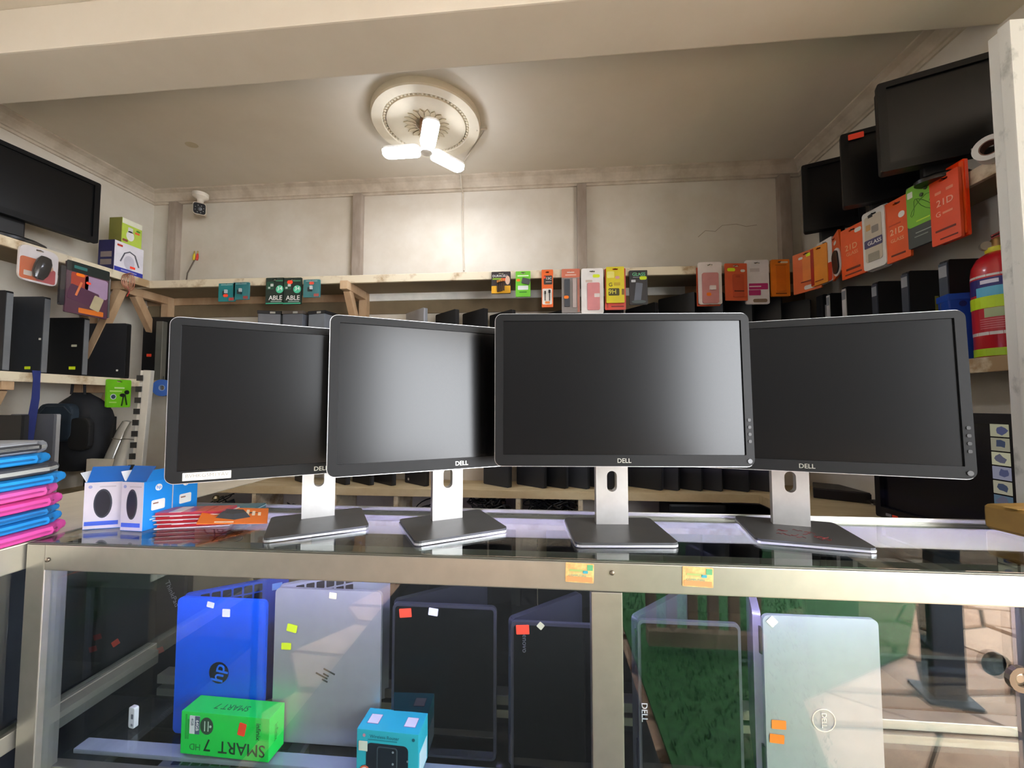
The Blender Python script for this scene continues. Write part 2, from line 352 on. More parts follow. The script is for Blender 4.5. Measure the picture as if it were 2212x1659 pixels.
sr_ = thing('wall_shelf', 'cream-painted wooden shelving along the right wall by the extinguisher', 'shelf', (XR, 0, 0))
def srx(name, x0, x1, y0, y1, z0, z1, mat): return build(name, MB().box(x0 - XR, x1 - XR, y0, y1, z0, z1), mat, sr_, bevel=.003)
YR0 = 1.18
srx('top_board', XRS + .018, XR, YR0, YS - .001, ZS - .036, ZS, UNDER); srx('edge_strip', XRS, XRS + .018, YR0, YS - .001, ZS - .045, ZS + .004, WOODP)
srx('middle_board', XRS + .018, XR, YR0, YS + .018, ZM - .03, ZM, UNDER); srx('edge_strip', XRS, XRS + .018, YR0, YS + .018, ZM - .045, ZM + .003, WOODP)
srx('lower_board', XRS - .26, XR, YR0 - .15, YS - .001, ZL - .045, ZL, PLANK)
for y, z in ((1.3, ZS), (1.3, ZM)):
    bracket(sr_, (-.01, y, z - .064), (-1, 0, 0), .15, .26, None)
# white-painted end post of the right shelving
pt = at_y(2130, 92, 1.19)
xp0 = at_y(2148, 400, 1.19).x
EPW = two_tone('chipped_white_paint', '#dfe0dc', '#8d938f', 8, .33, .45, .6, (1, 1, .6), bump=.3)
ep = thing('shelf_end_post', 'white-painted chipped wooden board at the near end of the right shelving', 'post', (xp0, 1.15, 0))
build('board', MB().box(0, .2, -.0, .035, 0, pt.z), EPW, ep, bevel=.003)
build('corner_strip', MB().box(-.012, .03, -.03, .0, 0, pt.z), EPW, ep, bevel=.003)

# ================================================================ MONITORS ON THE SHOWCASE
BEZ = C('#1a1b1d', .45, 0, .06, 60, spec=.22); SCR = C('#0b0b0d', .22, 0, .05, 3, spec=.45); EDGE = C('#e2e3e5', .3, .6, .04)
STAND = C('#cfcdcb', .36, .65, .05, 40); BASEM = C('#4a4b4c', .42, .25, .1, 30); LOGO = C('#c9cbc2', .3, .7)
MW, MH = .511, .306
def monitor(lab, x, y, z, yaw, tilt, base_yaw, extra=None, boff=.115):
    t = thing('computer_monitor', lab, 'monitor', (x + math.sin(-yaw) * boff, y + math.cos(yaw) * boff, ZT + .003), yaw, 'four monitors lined up on the showcase')
    # panel pieces live in a tilted frame: local origin = base, panel centre in front of it
    pc = (0, -boff, CZ + z - ZT - .003); R = (-tilt, 0, 0)
    outer = rrect(MW, MH, .014, 0, 0, 5); inner = rrect(.479, .270, .001, 0, .004, 5)
    bz = build('bezel', MB().ring(outer, inner, -.001, .016), BEZ, t, pc, R, smooth=False)
    build('silver_edge', MB().ring(rrect(MW + .003, MH + .003, .0155, 0, 0, 5), rrect(MW - .001, MH - .001, .0135, 0, 0, 5), .002, .013), EDGE, t, pc, R)
    build('screen', MB().plate(.481, .272, .002, .001, 0, .004, .003), SCR, t, pc, R)
    build('rear_shell', MB().plate(MW - .004, MH - .004, .026, .014, 0, 0, .029).plate(.34, .2, .02, .03, 0, 0, .05), C('#1d1d1f', .5), t, pc, R)
    text('DELL', .0125, LOGO, bz, (0, -.0012, -.1425), bold=True)
    for k in range(4): build('button', MB().plate(.006, .006, .0012, .002), C('#3a3b3d', .4), bz, (.2475, -.0016, -.062 - k * .014))
    build('power_button', MB().prism(ell(.009, .009), -.0016, 0), C('#5b5c5e', .3, .3), bz, (.2455, -.001, -.1425))
    build('neck_mount', MB().box(-.05, .05, -boff + .05, .012, .16, .27), C('#2a2a2c', .5), t, bevel=.004)
    # silver column with its cable slot, slanting base plate
    build('stand_column', MB().ring(rrect(.071, .26, .004, 0, .133), rrect(.022, .046, .0109, 0, .104), -.012, .008), STAND, t, bevel=0)
    by = base_yaw - yaw
    bo = [( -.101, -.087), (.101, -.087), (.101, .087), (-.101, .087)]
    def plan(w_, d_, r_, z0, z1):
        P = rrect(w_, d_, r_, 0, 0, 4); n_ = len(P); m = MB()
        m.add([(px_, py_, z0) for px_, py_ in P] + [(px_, py_, z1) for px_, py_ in P], [tuple(range(n_)), tuple(range(n_, 2 * n_))] + [(i, (i + 1) % n_, (i + 1) % n_ + n_, i + n_) for i in range(n_)])
        return m
    b = build('base', plan(.2, .172, .012, .0045, .0095), BASEM, t, (0, -.045, 0), (0, 0, by))
    build('base_edge', plan(.2025, .1745, .013, .001, .005), EDGE, b)
    for sx in (-1, 1):
        for sy in (-1, 1): build('rubber_foot', MB().lathe([(.008, -.003), (.008, .0012)], 12), BLACK, b, (sx * .075, sy * .06, 0))
    if extra: extra(t, bz)
    return t
def ex1(t, bz):
    lb = build('paper_label', MB().plate(.074, .0145, .0004, .0005), PAPER, bz, (-.193, -.0014, -.1415)); lb['label'] = 'white paper label strip'
    text('BVHKG5M1YAV', .0095, C('#8a867c', .7), lb, (0, -.0004, .001))
def ex4(t, bz):
    pass
monitor('black monitor leftmost of the four, white paper label on its lower corner', -.468, .808, .007, .555, -.02, .54, ex1, .14)
monitor('black monitor second from the left of the four, angled right', -.179, .839, .018, .502, .06, .54, None, .11)
monitor('black monitor in front of its neighbours, third from the left and facing ahead', .155, .815, .030, .065, .025, .08, None, .115)
monitor('black monitor rightmost of the four, turned to the left, base scrawled with red marker', .517, .847, .019, -.246, .025, -.2, ex4, .11)
m4 = [o for o in bpy.data.objects if o.name.startswith('base') and o.type == 'MESH' and not o.name.startswith('base_edge')][-1]
rd = random.Random(5)
for k in range(14):
    x, y = rd.uniform(-.06, .05), rd.uniform(-.06, .0)
    pts = [(x + i * .004, y + rd.uniform(-.006, .006), .0098) for i in range(5)]
    build('marker_scrawl', MB().tube(pts, .0006, 4), C('#7a1f22', .6), m4)

# ================================================================ SHOWCASE
sc_ = thing('showcase', 'long aluminium and glass showcase counter with laptops inside, under the monitors', 'showcase', (0, YF, 0))
XA, XB, YK = -1.04, 1.35, 1.03
def cx_(name, x0, x1, y0, y1, z0, z1, mat=ALU, bv=.002): return build(name, MB().box(x0, x1, y0 - YF, y1 - YF, z0, z1), mat, sc_, bevel=bv)
cx_('front_rail', XA + .041, XB, YF, YF + .028, ZT - .052, ZT - .002)
cx_('top_rail', XA, XB, YF + .001, YF + .04, ZT - .0015, ZT + .0005, ALUD, .0005)
cx_('rear_rail', XA + .041, XB, YK - .03, YK, ZT - .05, ZT - .002); cx_('rear_lip', XA, XB, YK - .004, YK, ZT - .001, ZT + .012, ALU)
cx_('side_rail', XA, XA + .03, YF + .041, YK - .03, ZT - .05, ZT - .002)
xm0, xm1 = at_y(1279, 1450, YF).x, at_y(1347, 1450, YF).x
cx_('post', XA, XA + .041, YF, YF + .041, .06, ZT - .002); mp_ = cx_('post', xm0, xm1, YF, YF + .03, .06, ZT - .053); cx_('post', XB - .04, XB, YF + .029, YF + .06, .06, ZT - .053)
cx_('post', XB - .03, XB, YK - .03, YK, .06, ZT - .051)
xr0 = at_y(2190, 1450, YF + .03).x; cx_('post', xr0, xr0 + .058, YF, YF + .03, .06, ZT - .053)
cx_('kick_board', XA, XB, YF + .03, YK, .0, .06, C('#3a3a3c', .6))
ZG = .5
for nm, x0, x1 in (('front_pane', XA + .042, xm0 - .001), ('front_pane', xm1 + .001, xr0 - .001), ('front_pane', xr0 + .059, XB - .001)):
    cx_(nm, x0, x1, YF + .012, YF + .016, .062, ZT - .0535, GLASS, 0)
cx_('top_pane', XA + .001, XB - .001, YF + .004, YK - .006, ZT + .001, ZT + .0028, GLASS, 0)
cx_('glass_shelf', XA + .032, XB - .001, YF + .05, YK - .032, ZG - .006, ZG, glass('shelf_glass', (.92, .96, .97), 1.5), 0)
cx_('shelf_rail', XA + .031, XB - .041, YF + .03, YF + .049, ZG - .03, ZG - .002)
cx_('shelf_strip', XA + .031, XB - .041, YF + .076, YF + .106, ZG - .016, ZG - .0065, C('#c9c6d8', .4))
cx_('shelf_rail', XA + .031, XB - .041, YK - .035, YK - .001, ZG - .026, ZG - .007); cx_('shelf_rail', XA + .031, XB - .041, YK - .035, YK - .001, ZG + .004, ZG + .026)
cx_('shelf_side_rail', XA, XA + .03, YF + .043, YK - .032, ZG + .055, ZG + .088, ALUD)
for x0, x1 in ((-.62, -.02), (-.02, .62), (.62, XB - .03)): cx_('darkening_panel', x0, x1 - .002, YK + .002, YK + .006, .08, ZT - .06, DARKGLASS, 0)  # dark tinted panels added to keep the back of the case dark
# lit strip of small diodes under the front rail
LEDM = emit('led_chip', '#c4bcff', LED_STRENGTH)
ls = thing('led_strip', 'thin strip of lavender-white diodes inside the showcase under its front rail', 'light strip', (0, YF + .0315, ZT - .05))
ls.rotation_euler = (-.75, 0, 0)
build('strip_tape', MB().box(XA + .06, XB - .05, -.0015, .0015, -.004, .004), C('#e8e6ee', .5), ls)
ld = None
for k in range(46):
    x = XA + .09 + k * .05
    if ld is None: o = build('diode', MB().box(-.011, .011, .0016, .003, -.003, .003), LEDM, ls, (x, 0, 0)); ld = o.data
    else: link('diode', ld, None, ls, (x, 0, 0))
# stickers, screws and lock on the frame
def fr(px, py, Y=YF): p = at_y(px, py, Y); return (p.x, p.y - YF, p.z)
SGOLD = two_tone('old_sticker', '#e0c27c', '#cf9a62', 60, .4, .6, .6)
for px, py, w_ in ((1252, 1237, .05), (1507, 1246, .052)):
    x, y, z = fr(px, py); s_ = build('paper_sticker', MB().plate(w_, .034, .0006, .002), SGOLD, sc_, (x, -.0008, z), (0, .03, 0))
    build('print_patch', MB().plate(w_ * .2, .01, .0003, .001), C('#5fa673', .6), s_, (w_ * .36, -.0006, .01)); build('print_patch', MB().plate(w_ * .18, .005, .0003, .001), C('#3f9fae', .6), s_, (w_ * .2, -.0006, .002))
    build('print_patch', MB().plate(w_ * .9, .009, .0003, .001), C('#d98f5a', .6), s_, (0, -.0006, -.011))
    build('print_line', MB().plate(w_ * .5, .004, .0003, .001), C('#9fb06a', .6), s_, (-.006, -.0006, .004)); text('COMPUTERS', .0055, C('#6fa28a', .6), s_, (-.004, -.0007, -.005))
for px, py in ((1322, 1237), (104, 1209)):
    x, y, z = fr(px, py); build('screw', MB().lathe([(.0045, 0), (.004, .002), (.001, .003)], 12), C('#8a7f70', .35, .8), sc_, (x, -.001, z), (PI / 2, 0, 0))
x, y, z = fr(2196, 1462)
lk = build('cam_lock', MB().ring(rrect(.04, .04, .0199), rrect(.022, .022, .0109), -.008, 0), C('#6d6152', .35, .7), sc_, (x, -.001, z))
build('lock_plug', MB().lathe([(.0105, 0), (.0105, .004), (.006, .005)], 16), C('#8d8272', .3, .8), sc_, (x, -.0005, z), (PI / 2, 0, 0))

# left showcase, meeting the main one at a right angle
lc = thing('showcase', 'second aluminium and glass showcase at the far left under the laptop sleeves', 'showcase', (XA, .7, 0))
X0 = XA - .45
def lx(name, x0, x1, y0, y1, z0, z1, mat=ALU, bv=.002): return build(name, MB().box(x0 - XA, x1 - XA, y0 - .7, y1 - .7, z0, z1), mat, lc, bevel=bv)
lx('front_rail', XA - .032, XA - .004, .05, 1.03, ZT - .052, ZT - .002); lx('rear_rail', X0, X0 + .03, .05, 1.6, ZT - .05, ZT - .002)
lx('shelf_rail', XA - .035, XA - .008, .05, 1.03, ZG + .05, ZG + .085); lx('front_pane', XA - .02, XA - .016, .05, 1.03, ZG + .086, ZT - .053, GLASS, 0)
lx('front_pane', XA - .02, XA - .016, .05, 1.03, .06, ZG + .049, GLASS, 0)
lx('worktop', X0, XA - .004, .05, 1.6, ZT - .0018, ZT, C('#d9d2c2', .6)); lx('shelf', X0 + .03, XA - .036, .05, 1.59, .34, .36, C('#4a4b55', .5))
lx('post', XA - .032, XA - .004, .05, .08, .06, ZT - .053); lx('kick_board', X0, XA - .004, .05, 1.6, 0, .058, C('#3a3a3c', .6)); lx('back_board', X0, X0 + .012, .08, 1.6, .06, ZT - .051, C('#3b3c46', .6))

# ================================================================ CEILING LAMP, CAMERA, CABLES
hz = ZC - .165
lp = thing('ceiling_lamp', 'lit three-leaf white lamp hanging from the round ceiling rose', 'lamp', (rc.x, rc.y, hz))
build('socket', MB().lathe([(.036, .165), (.036, .10), (.03, .095), (.022, .04), (.02, .012)], 24), C('#b58f74', .5), lp, smooth=True)
build('hub', MB().lathe([(.03, .014), (.034, .0), (.03, -.014), (.01, -.018)], 20), C('#e6e2da', .5), lp, smooth=True)
LAMPM = emit('lamp_diffuser', '#edf3ff', LAMP_STRENGTH)
for k, a in enumerate((PI - YAW * .2, -PI / 3 - .12, PI / 3 - .18)):
    lf = build('leaf_panel', MB().add([(x, y, z) for z in (.004, .014) for x, y in rrect(.2, .078, .03, .132, 0)], [tuple(range(20)), tuple(range(20, 40))] + [(i, (i + 1) % 20, (i + 1) % 20 + 20, i + 20) for i in range(20)]), C('#e9e7e2', .5), lp, (0, 0, 0), (0, 0, a))
    build('diffuser', MB().add([(x, y, z) for z in (-.012, .0036) for x, y in rrect(.194, .072, .028, .132, 0)], [tuple(range(20)), tuple(range(20, 40))] + [(i, (i + 1) % 20, (i + 1) % 20 + 20, i + 20) for i in range(20)]), LAMPM, lf)
q0 = at_z(985, 375, ZC - .004); q1 = at_y(1000, 402, YB - .004); q2 = at_y(1002, 585, YB - .004)
cab = build('lamp_cable', MB().tube([(rc.x + RR * .9, rc.y + .05, ZC - .036), (rc.x + RR + .02, rc.y + .09, ZC - .004), q0, (q1.x, YB - .075, ZC - .006), (q1.x, YB - .05, ZC - .08), (q1.x, YB - .006, ZC - .09), q1 + Vector((0, 0, -.05)), (q1.x, q2.y, (q1.z + q2.z) / 2), q2], .005, 6), C('#cfc4b2', .6))
tag(cab, 'thin cream cable running from the lamp down the back wall to the shelf', 'cable')

p = at_y(432, 455, YB - .1)
cm = thing('security_camera', 'small white security camera with black lens face mounted near the left corner', 'camera', (p.x, p.y, p.z + .06), .6)
build('mount', MB().lathe([(.045, .055), (.045, .03), (.02, .012), (.016, -.01)], 20), C('#ded6c8', .5), cm, smooth=True)
bd_ = build('body', MB().plate(.07, .075, .11, .014, 0, -.052, -.01), C('#c9bda8', .5), cm, (0, 0, 0), (.25, 0, .1))
fa = build('face', MB().plate(.064, .068, .006, .014, 0, -.052, -.068), C('#0b0b0d', .5, spec=.2), bd_)
build('lens', MB().lathe([(.016, 0), (.014, .005), (.006, .006)], 20), C('#050507', .35), fa, (0, -.072, -.055), (PI / 2, 0, 0))
for k in range(8):
    a = 2 * PI * k / 8 + .3; build('infrared_diode', MB().lathe([(.0022, 0), (.002, .0015)], 8), C('#9a9a94', .3), fa, (.023 * math.cos(a), -.0715, -.055 + .023 * math.sin(a)), (PI / 2, 0, 0))
pts = [at_y(400, 607, YB - .05), at_y(405, 590, YB - .04), at_y(413, 575, YB - .035), at_y(420, 562, YB - .03)]
pts[0].z = ZS + .006
pl = thing('plug_cable', 'short dark lead with red and yellow plugs sticking up from the shelf', 'cable', pts[0])
build('lead', MB().tube([q - pts[0] for q in pts], .004, 6), C('#55483a', .6), pl)
for px, c in ((418, '#d9c22a'), (425, '#d93a2a')):
    a = at_y(px, 562, YB - .03) - pts[0]; b = at_y(px + 2, 548, YB - .03) - pts[0]
    build('plug', MB().tube([a, (a + b) / 2, b], [.007, .008, .005], 10), C(c, .5), pl)
    build('plug_tip', MB().tube([b, b + Vector((0, 0, .018))], .004, 8), C('#c9b26a', .3, .7), pl)
pw = at_y(992, 578, YB - .02)
bp = thing('junction_plug', 'small white plug block on the upper shelf beside the wall cable', 'plug', (pw.x, YB - .04, ZS + .001)); build('body', MB().box(-.02, .03, -.02, .02, 0, .035), C('#d9d2c4', .5), bp, bevel=.004); build('pin', MB().box(-.006, .004, -.024, -.02, .01, .05), C('#7a5f50', .5), bp)

# ================================================================ SCREENS ON THE UPPER SHELVES
def wall_tv(lab, cpt, w, h, rz, tilt, stand_z, sticker=None, brand=False, with_stand=True):
    """thin black screen on a low foot; cpt = panel centre"""
    t = thing('flat_screen', lab, 'screen', (cpt[0], cpt[1], stand_z), rz, 'screens on the upper shelves')
    pc = (0, 0, cpt[2] - stand_z); R = (-tilt, 0, 0)
    b = build('frame', MB().ring(rrect(w, h, .008), rrect(w - .05, h - .05, .002, 0, .004), -.022, .0), C('#0b0b0d', .4, spec=.25), t, pc, R)
    build('screen', MB().plate(w - .048, h - .048, .002, .002, 0, .004, -.012), C('#0a0b0d', .3, spec=.3), t, pc, R)
    build('rear_shell', MB().plate(w - .01, h - .01, .03, .01, 0, 0, .0151), C('#101012', .6), t, pc, R)
    if sticker: build('price_sticker', MB().plate(.05, .024, .0006, .003), STK, b, (-w / 2 + .05, -.0226, h / 2 - .022))
    if brand: build('maker_mark', MB().plate(.05, .008, .0006, .002), C('#9a9a9a', .4), b, (w * .22, -.0226, -h / 2 + .012))
    hh = cpt[2] - stand_z - h / 2
    if with_stand:
        build('foot', MB().lathe([(w * .21, .0), (w * .21, .012), (w * .18, .02), (.03, .026)], 28, (0, 0, 0), 1, .6), C('#101012', .3), t, (0, .03, 0), smooth=True)
        build('neck', MB().box(-.05, .05, .02, .05, .02, max(.05, hh + .06)), C('#101012', .4), t, bevel=.006)
    return t
# television at the far left, its right edge at x 210
pr_t, pr_b = at_x(188, 400, -2.50), at_x(186, 530, -2.50)
hgt = pr_t.z - pr_b.z; yaw_l = PI / 2 - .12
Wt = .62; cen = Vector(((pr_t.x + .03), pr_t.y - Wt / 2 * math.sin(yaw_l), (pr_t.z + pr_b.z) / 2))
wall_tv('black television on a round foot at the far left on the upper shelf', (cen.x, cen.y, max(cen.z, ZS + .07 + hgt / 2)), Wt, hgt, yaw_l, .0, ZS + .006)
# three screens on the right upper shelf, standing one behind the other
def right_tv(lab, px, yt, yb_, X, w, rz, tilt, sticker=False, brand=False):
    a, b = at_x(px, yt, X), at_x(px + (3 if tilt else 1), yb_, X); h = a.z - b.z
    c = Vector((a.x, a.y, (a.z + b.z) / 2)) + Vector((math.cos(rz), math.sin(rz), 0)) * (w / 2)
    wall_tv(lab, (c.x, c.y, c.z), w, h, rz, tilt, ZS + .006, sticker, brand, True)
    return c, h
for args in (('black screen nearest the back corner on the right upper shelf', 1730, 362, 508, 1.32, .24, -.45, 0.03, False, False),
             ('black screen with a red price sticker, middle one on the right upper shelf', 1813, 297, 455, 1.24, .29, -.45, 0.03, True, False),
             ('largest black screen on the right upper shelf beside the white end board', 1890, 190, 385, 1.19, .34, -.42, 0.03, False, True)):
    right_tv(*args)
tp = at_x(2142, 322, 1.36)
tr = thing('tape_roll', 'white roll of tape on the right upper shelf by the end board', 'tape', (tp.x, tp.y, tp.z), -1.0)
build('roll', MB().ring(rrect(.075, .075, .0374, 0, 0, 8), rrect(.046, .046, .0229, 0, 0, 8), -.02, .02), C('#d8d6d2', .5), tr, smooth=True)
build('core', MB().ring(rrect(.045, .045, .0224, 0, 0, 8), rrect(.04, .04, .0199, 0, 0, 8), -.0195, .0195), C('#7a5548', .7), tr)

# ================================================================ BOXES ON THE LEFT UPPER SHELF
b0 = at_z(245, 588, ZS + .005)
ub = thing('headset_box', 'white and navy product box with a blue bottom stripe on the left upper shelf', 'box', (-2.51, 2.137, ZS + .0045), PI / 2)
wf, hf = .165, .185
build('carton', MB().box(-wf / 2, wf / 2, -.05, .05, 0, hf), C('#dcd8e2', .5), ub, bevel=.001)
build('navy_side', MB().box(-wf / 2 - .0012, -wf / 2, -.05, .05, 0, hf), C('#2b2a58', .5), ub)
f_ = build('front_print', MB().box(-wf / 2 + .001, wf / 2 - .001, -.0512, -.05, .001, hf - .001), C('#e4e1ea', .5), ub)
build('blue_stripe', MB().box(-wf / 2 + .001, wf / 2 - .001, -.0518, -.0512, .008, .034), C('#2a35a0', .5), f_); build('stripe_print', MB().plate(.09, .008, .0004, .002), C('#8f96d0', .5), f_, (0, -.052, .021))
build('printed_arm', MB().tube([(-.05, -.0516, .07), (-.028, -.0516, .125), (0, -.0516, .142), (.03, -.0516, .13), (.055, -.0516, .065)], .004, 5), C('#5a5a66', .5), f_)
build('printed_pad', MB().prism(ell(.06, .085, 0, .075), -.0516, -.0512), C('#c9c6d4', .5), f_); build('red_mark', MB().plate(.03, .012, .0006, .003), C('#c2392c', .5), f_, (-.055, -.0516, .162)); build('price_sticker', MB().plate(.03, .014, .0006, .002), STK, f_, (.02, -.0518, .052))
for z in (.04, .085): build('side_picture', MB().box(-wf / 2 - .0018, -wf / 2 - .0012, -.035, .035, z, z + .032), C('#8d7f78', .5), ub)
gb = thing('bulb_box', 'small green and white light bulb box standing on the navy product box', 'box', (-2.505, 2.15, ZS + .0045 + hf), PI / 2)
build('carton', MB().box(-.058, .058, -.04, .04, 0, .15), C('#a9c23a', .5), gb, bevel=.001)
build('dark_side', MB().box(-.0592, -.058, -.04, .04, 0, .15), C('#7d7a3a', .5), gb)
g_ = build('front_print', MB().box(-.057, .057, -.0412, -.04, .0, .149), C('#b7cf4e', .5), gb)
build('white_top', MB().box(-.057, .057, -.0416, -.0412, .118, .149), C('#e4e3cf', .5), g_); build('printed_bulb', MB().prism(ell(.045, .06, -.01, .055), -.0418, -.0412), C('#e9eae6', .5), g_); build('printed_cap', MB().plate(.028, .03, .0006, .004), C('#d4d6d2', .5), g_, (-.01, -.0415, .09))
build('red_mark', MB().plate(.026, .012, .0006, .003), C('#e0603a', .5), g_, (.03, -.0416, .085)); build('leaf_mark', MB().prism(ell(.025, .012, .035, .1), -.0417, -.0412), C('#4f8a2c', .5), g_); build('maroon_mark', MB().plate(.03, .014, .0006, .003), C('#8a4a3a', .5), g_, (-.038, -.0416, .02))

# ================================================================ HANGING PACKS
HOLE = C('#3a3028', .7)
def pack(name, lab, cat, place, bg, items, group, t=.01, off=0, tilt=0.0, dy=0, r=.004, roll=0, sleeve=False, lean=0):
    """hang a card: place = (wall letter, x0, y0, x1, y1 in pixels); part list in card fractions"""
    wl, x0, y0, x1, y1 = place
    if wl == 'B':
        Y = YS - .012 - off; a, b = at_y(x0, y0, Y), at_y(x1, y1, Y); c = (a + b) / 2; w_, h_ = abs(b.x - a.x), abs(a.z - b.z); rz = 0
    elif wl == 'R':
        X = XRS - .014 - off; xm = (x0 + x1) / 2
        a, b = at_x(x0, (y0 + y1) / 2, X), at_x(x1, (y0 + y1) / 2, X); tp_, bt = at_x(xm, y0, X), at_x(xm, y1, X)
        c = Vector((X, (a.y + b.y) / 2, (tp_.z + bt.z) / 2)); w_, h_ = abs(a.y - b.y), tp_.z - bt.z; rz = -PI / 2
    else:
        X = XLS + .014 + off; xm = (x0 + x1) / 2
        a, b = at_x(x0, (y0 + y1) / 2, X), at_x(x1, (y0 + y1) / 2, X); tp_, bt = at_x(xm, y0, X), at_x(xm, y1, X)
        c = Vector((X, (a.y + b.y) / 2, (tp_.z + bt.z) / 2)); w_, h_ = abs(a.y - b.y), tp_.z - bt.z; rz = PI / 2
    o = thing(name, lab, cat, c, rz + tilt, group); o.rotation_euler[1] = roll; o.rotation_euler[0] = lean
    hw = min(.03, w_ * .3)
    build('card', MB().ring(rrect(w_, h_, r), rrect(hw, .008, .0039, 0, h_ * .43), -t / 2, t / 2), bg, o)
    deco(o, items, w_, h_, -t / 2)
    build('hook', MB().tube([(0, -t / 2 - .006, h_ * .43 + .002), (0, .012 + off, h_ * .43 + .004)], .0016, 5), BLACK, o)
    if sleeve: build('clear_sleeve', MB().plate(w_ * 1.14, h_ * 1.06, .0006, .004, w_ * .06, 0, -t / 2 - .005), PLASTIC, o)
    return o
GB = 'packs hanging along the back shelf edge'; GR = 'packs hanging along the right shelf edge'; GL = 'packs hanging along the left shelf edge'
def adapter(lab, box, stk=None, sleeve=False):
    it = [('r', 'top_print', 0, .42, .7, .07, C('#7fb0b0', .5)), ('r', 'adapter_body', -.08, -.06, .26, .24, C('#20353a', .4), .006), ('r', 'adapter_tip', .04, .02, .16, .2, C('#c9d2d6', .3, .4), .008), ('r', 'red_corner', .3, -.38, .3, .16, C('#b4413c', .5))]
    if stk: it.append(('R', 'price_sticker', stk[0], stk[1], .3, .16, STK))
    pack('adapter_pack', lab, 'pack', ('B',) + box, TEAL, it, GB, sleeve=sleeve)
adapter('teal adapter card leftmost on the back shelf edge, red sticker near its bottom', (474, 613, 508, 651), (.0, -.2))
adapter('teal adapter card in a clear sleeve, second from the left on the back shelf edge', (506, 611, 538, 647), None, True)
adapter('teal adapter card with a red sticker at its top, right of the dark green packs', (657, 605, 691, 642), (.0, .3), True)
def cablepack(lab, box, stk):
    it = [('r', 'green_swirl', -.25, .2, .4, .3, C('#23503c', .5)), ('r', 'white_tag', -.15, .22, .16, .1, C('#cfd6d2', .5)), ('r', 'white_tag', -.3, .12, .12, .07, C('#b5c2bc', .5)),
          ('c', 'mint_badge', .28, .06, .42, .3, C('#4fc49a', .5)), ('t', '34', .28, .08, .3, C('#e6f2ee', .5)), ('t', 'ABLE', .06, -.27, .34, WHITE), ('r', 'subtitle', .1, -.4, .6, .04, C('#8fa39a', .5)), ('r', 'mint_edge', 0, -.47, .96, .04, C('#3fae86', .5)), ('r', 'print_line', .25, .38, .4, .05, C('#3c7a5c', .5))]
    if stk: it.append(('R', 'price_sticker', -.12, .33, .3, .14, STK))
    pack('cable_pack', lab, 'pack', ('B',) + box, DKG, it, GB)
cablepack('dark green cable pack with white lettering, left one of the pair', (576, 601, 613, 657), False)
cablepack('dark green cable pack with a red price sticker, right one of the pair', (613, 601, 651, 657), True)
pack('battery_pack', 'battery blister card with four batteries, black above and yellow below', 'batteries', ('B', 1062, 588, 1103, 634), C('#2e2426', .45),
     [('t', 'DURACELL', -.04, .3, .165, WHITE), ('r', 'green_line', -.2, .17, .5, .08, C('#7fa32c', .5)), ('r', 'red_sticker', .13, .13, .24, .13, STK), ('c', 'round_badge', .35, .1, .25, .4, C('#d9b49a', .5)), ('r', 'yellow_base', 0, -.32, 1, .34, C('#e0a51c', .45))]
     + [it for k in range(4) for it in (('R', 'battery', -.16 + k * .11, -.2, .085, .48, C('#3b2a22', .3, .3), .008), ('r', 'battery_cap', -.16 + k * .11, .02, .085, .1, C('#c98a4a', .3, .6), .0085))], GB)
pack('charger_pack', 'bright green charger pack beside the battery card', 'pack', ('B', 1114, 587, 1146, 641), LIME,
     [('r', 'brand_line', .0, .32, .75, .05, C('#d9efc0', .5)), ('R', 'price_sticker', -.32, .15, .26, .1, STKO), ('r', 'adapter', .2, .1, .55, .22, C('#46484a', .4), .006, .25), ('r', 'white_label', 0, -.15, .7, .16, C('#dfe3e0', .5)), ('r', 'dark_line', 0, -.32, .5, .05, C('#3c8a1c', .5))], GB)
pack('cable_box', 'narrow orange box with a black and white charging cable picture', 'box', ('B', 1170, 584, 1195, 664), ORANGE,
     [('r', 'white_window', -.02, -.22, .84, .42, C('#e6e0d6', .5)), ('r', 'dark_panel', .05, .22, .74, .24, C('#37302e', .5)), ('r', 'red_square', -.24, .29, .18, .06, C('#e84a2c', .5)), ('t', '13C', .12, .26, .3, WHITE), ('r', 'print_line', .1, .17, .5, .02, C('#b5aaa4', .5)), ('r', 'cable', -.2, -.2, .07, .26, BLACK, .003), ('r', 'plug', -.2, -.12, .14, .08, BLACK, .004), ('r', 'cable', .18, -.2, .07, .26, BLACK, .003), ('r', 'plug', .18, -.09, .18, .08, BLACK, .004), ('r', 'orange_mark', 0, -.38, .4, .06, C('#ef8a3a', .5))], GB, t=.02)
pack('watch_strap_pack', 'salmon-topped clear pack with grey straps beside the orange box', 'pack', ('B', 1213, 582, 1253, 676), C('#8a8380', .4),
     [('r', 'salmon_header', 0, .4, 1, .2, C('#cf7358', .5)), ('r', 'header_line', 0, .42, .4, .02, C('#e6d6cc', .5)), ('r', 'header_line', 0, .36, .6, .025, C('#e6b9a8', .5)), ('r', 'dark_strap', -.2, -.05, .3, .62, C('#3c4149', .5), .008), ('r', 'clear_strip', .2, -.05, .2, .66, C('#b9aaa6', .2), .004), ('R', 'price_sticker', -.25, -.15, .26, .07, STKO), ('r', 'salmon_side', .42, -.1, .12, .76, C('#b5705e', .5))], GB)
pack('phone_case_pack', 'white pack with a pink phone case and a yellow sticker on the back shelf edge', 'pack', ('B', 1255, 581, 1304, 678), WHITE,
     [('r', 'pink_case', .05, -.12, .56, .6, PINK, .006), ('r', 'case_logo', .2, -.1, .24, .08, C('#e9dcd8', .5)), ('R', 'price_sticker', .18, .33, .32, .07, YEL), ('r', 'small_mark', -.15, .22, .3, .05, C('#cdb9a8', .5))], GB, r=.012)
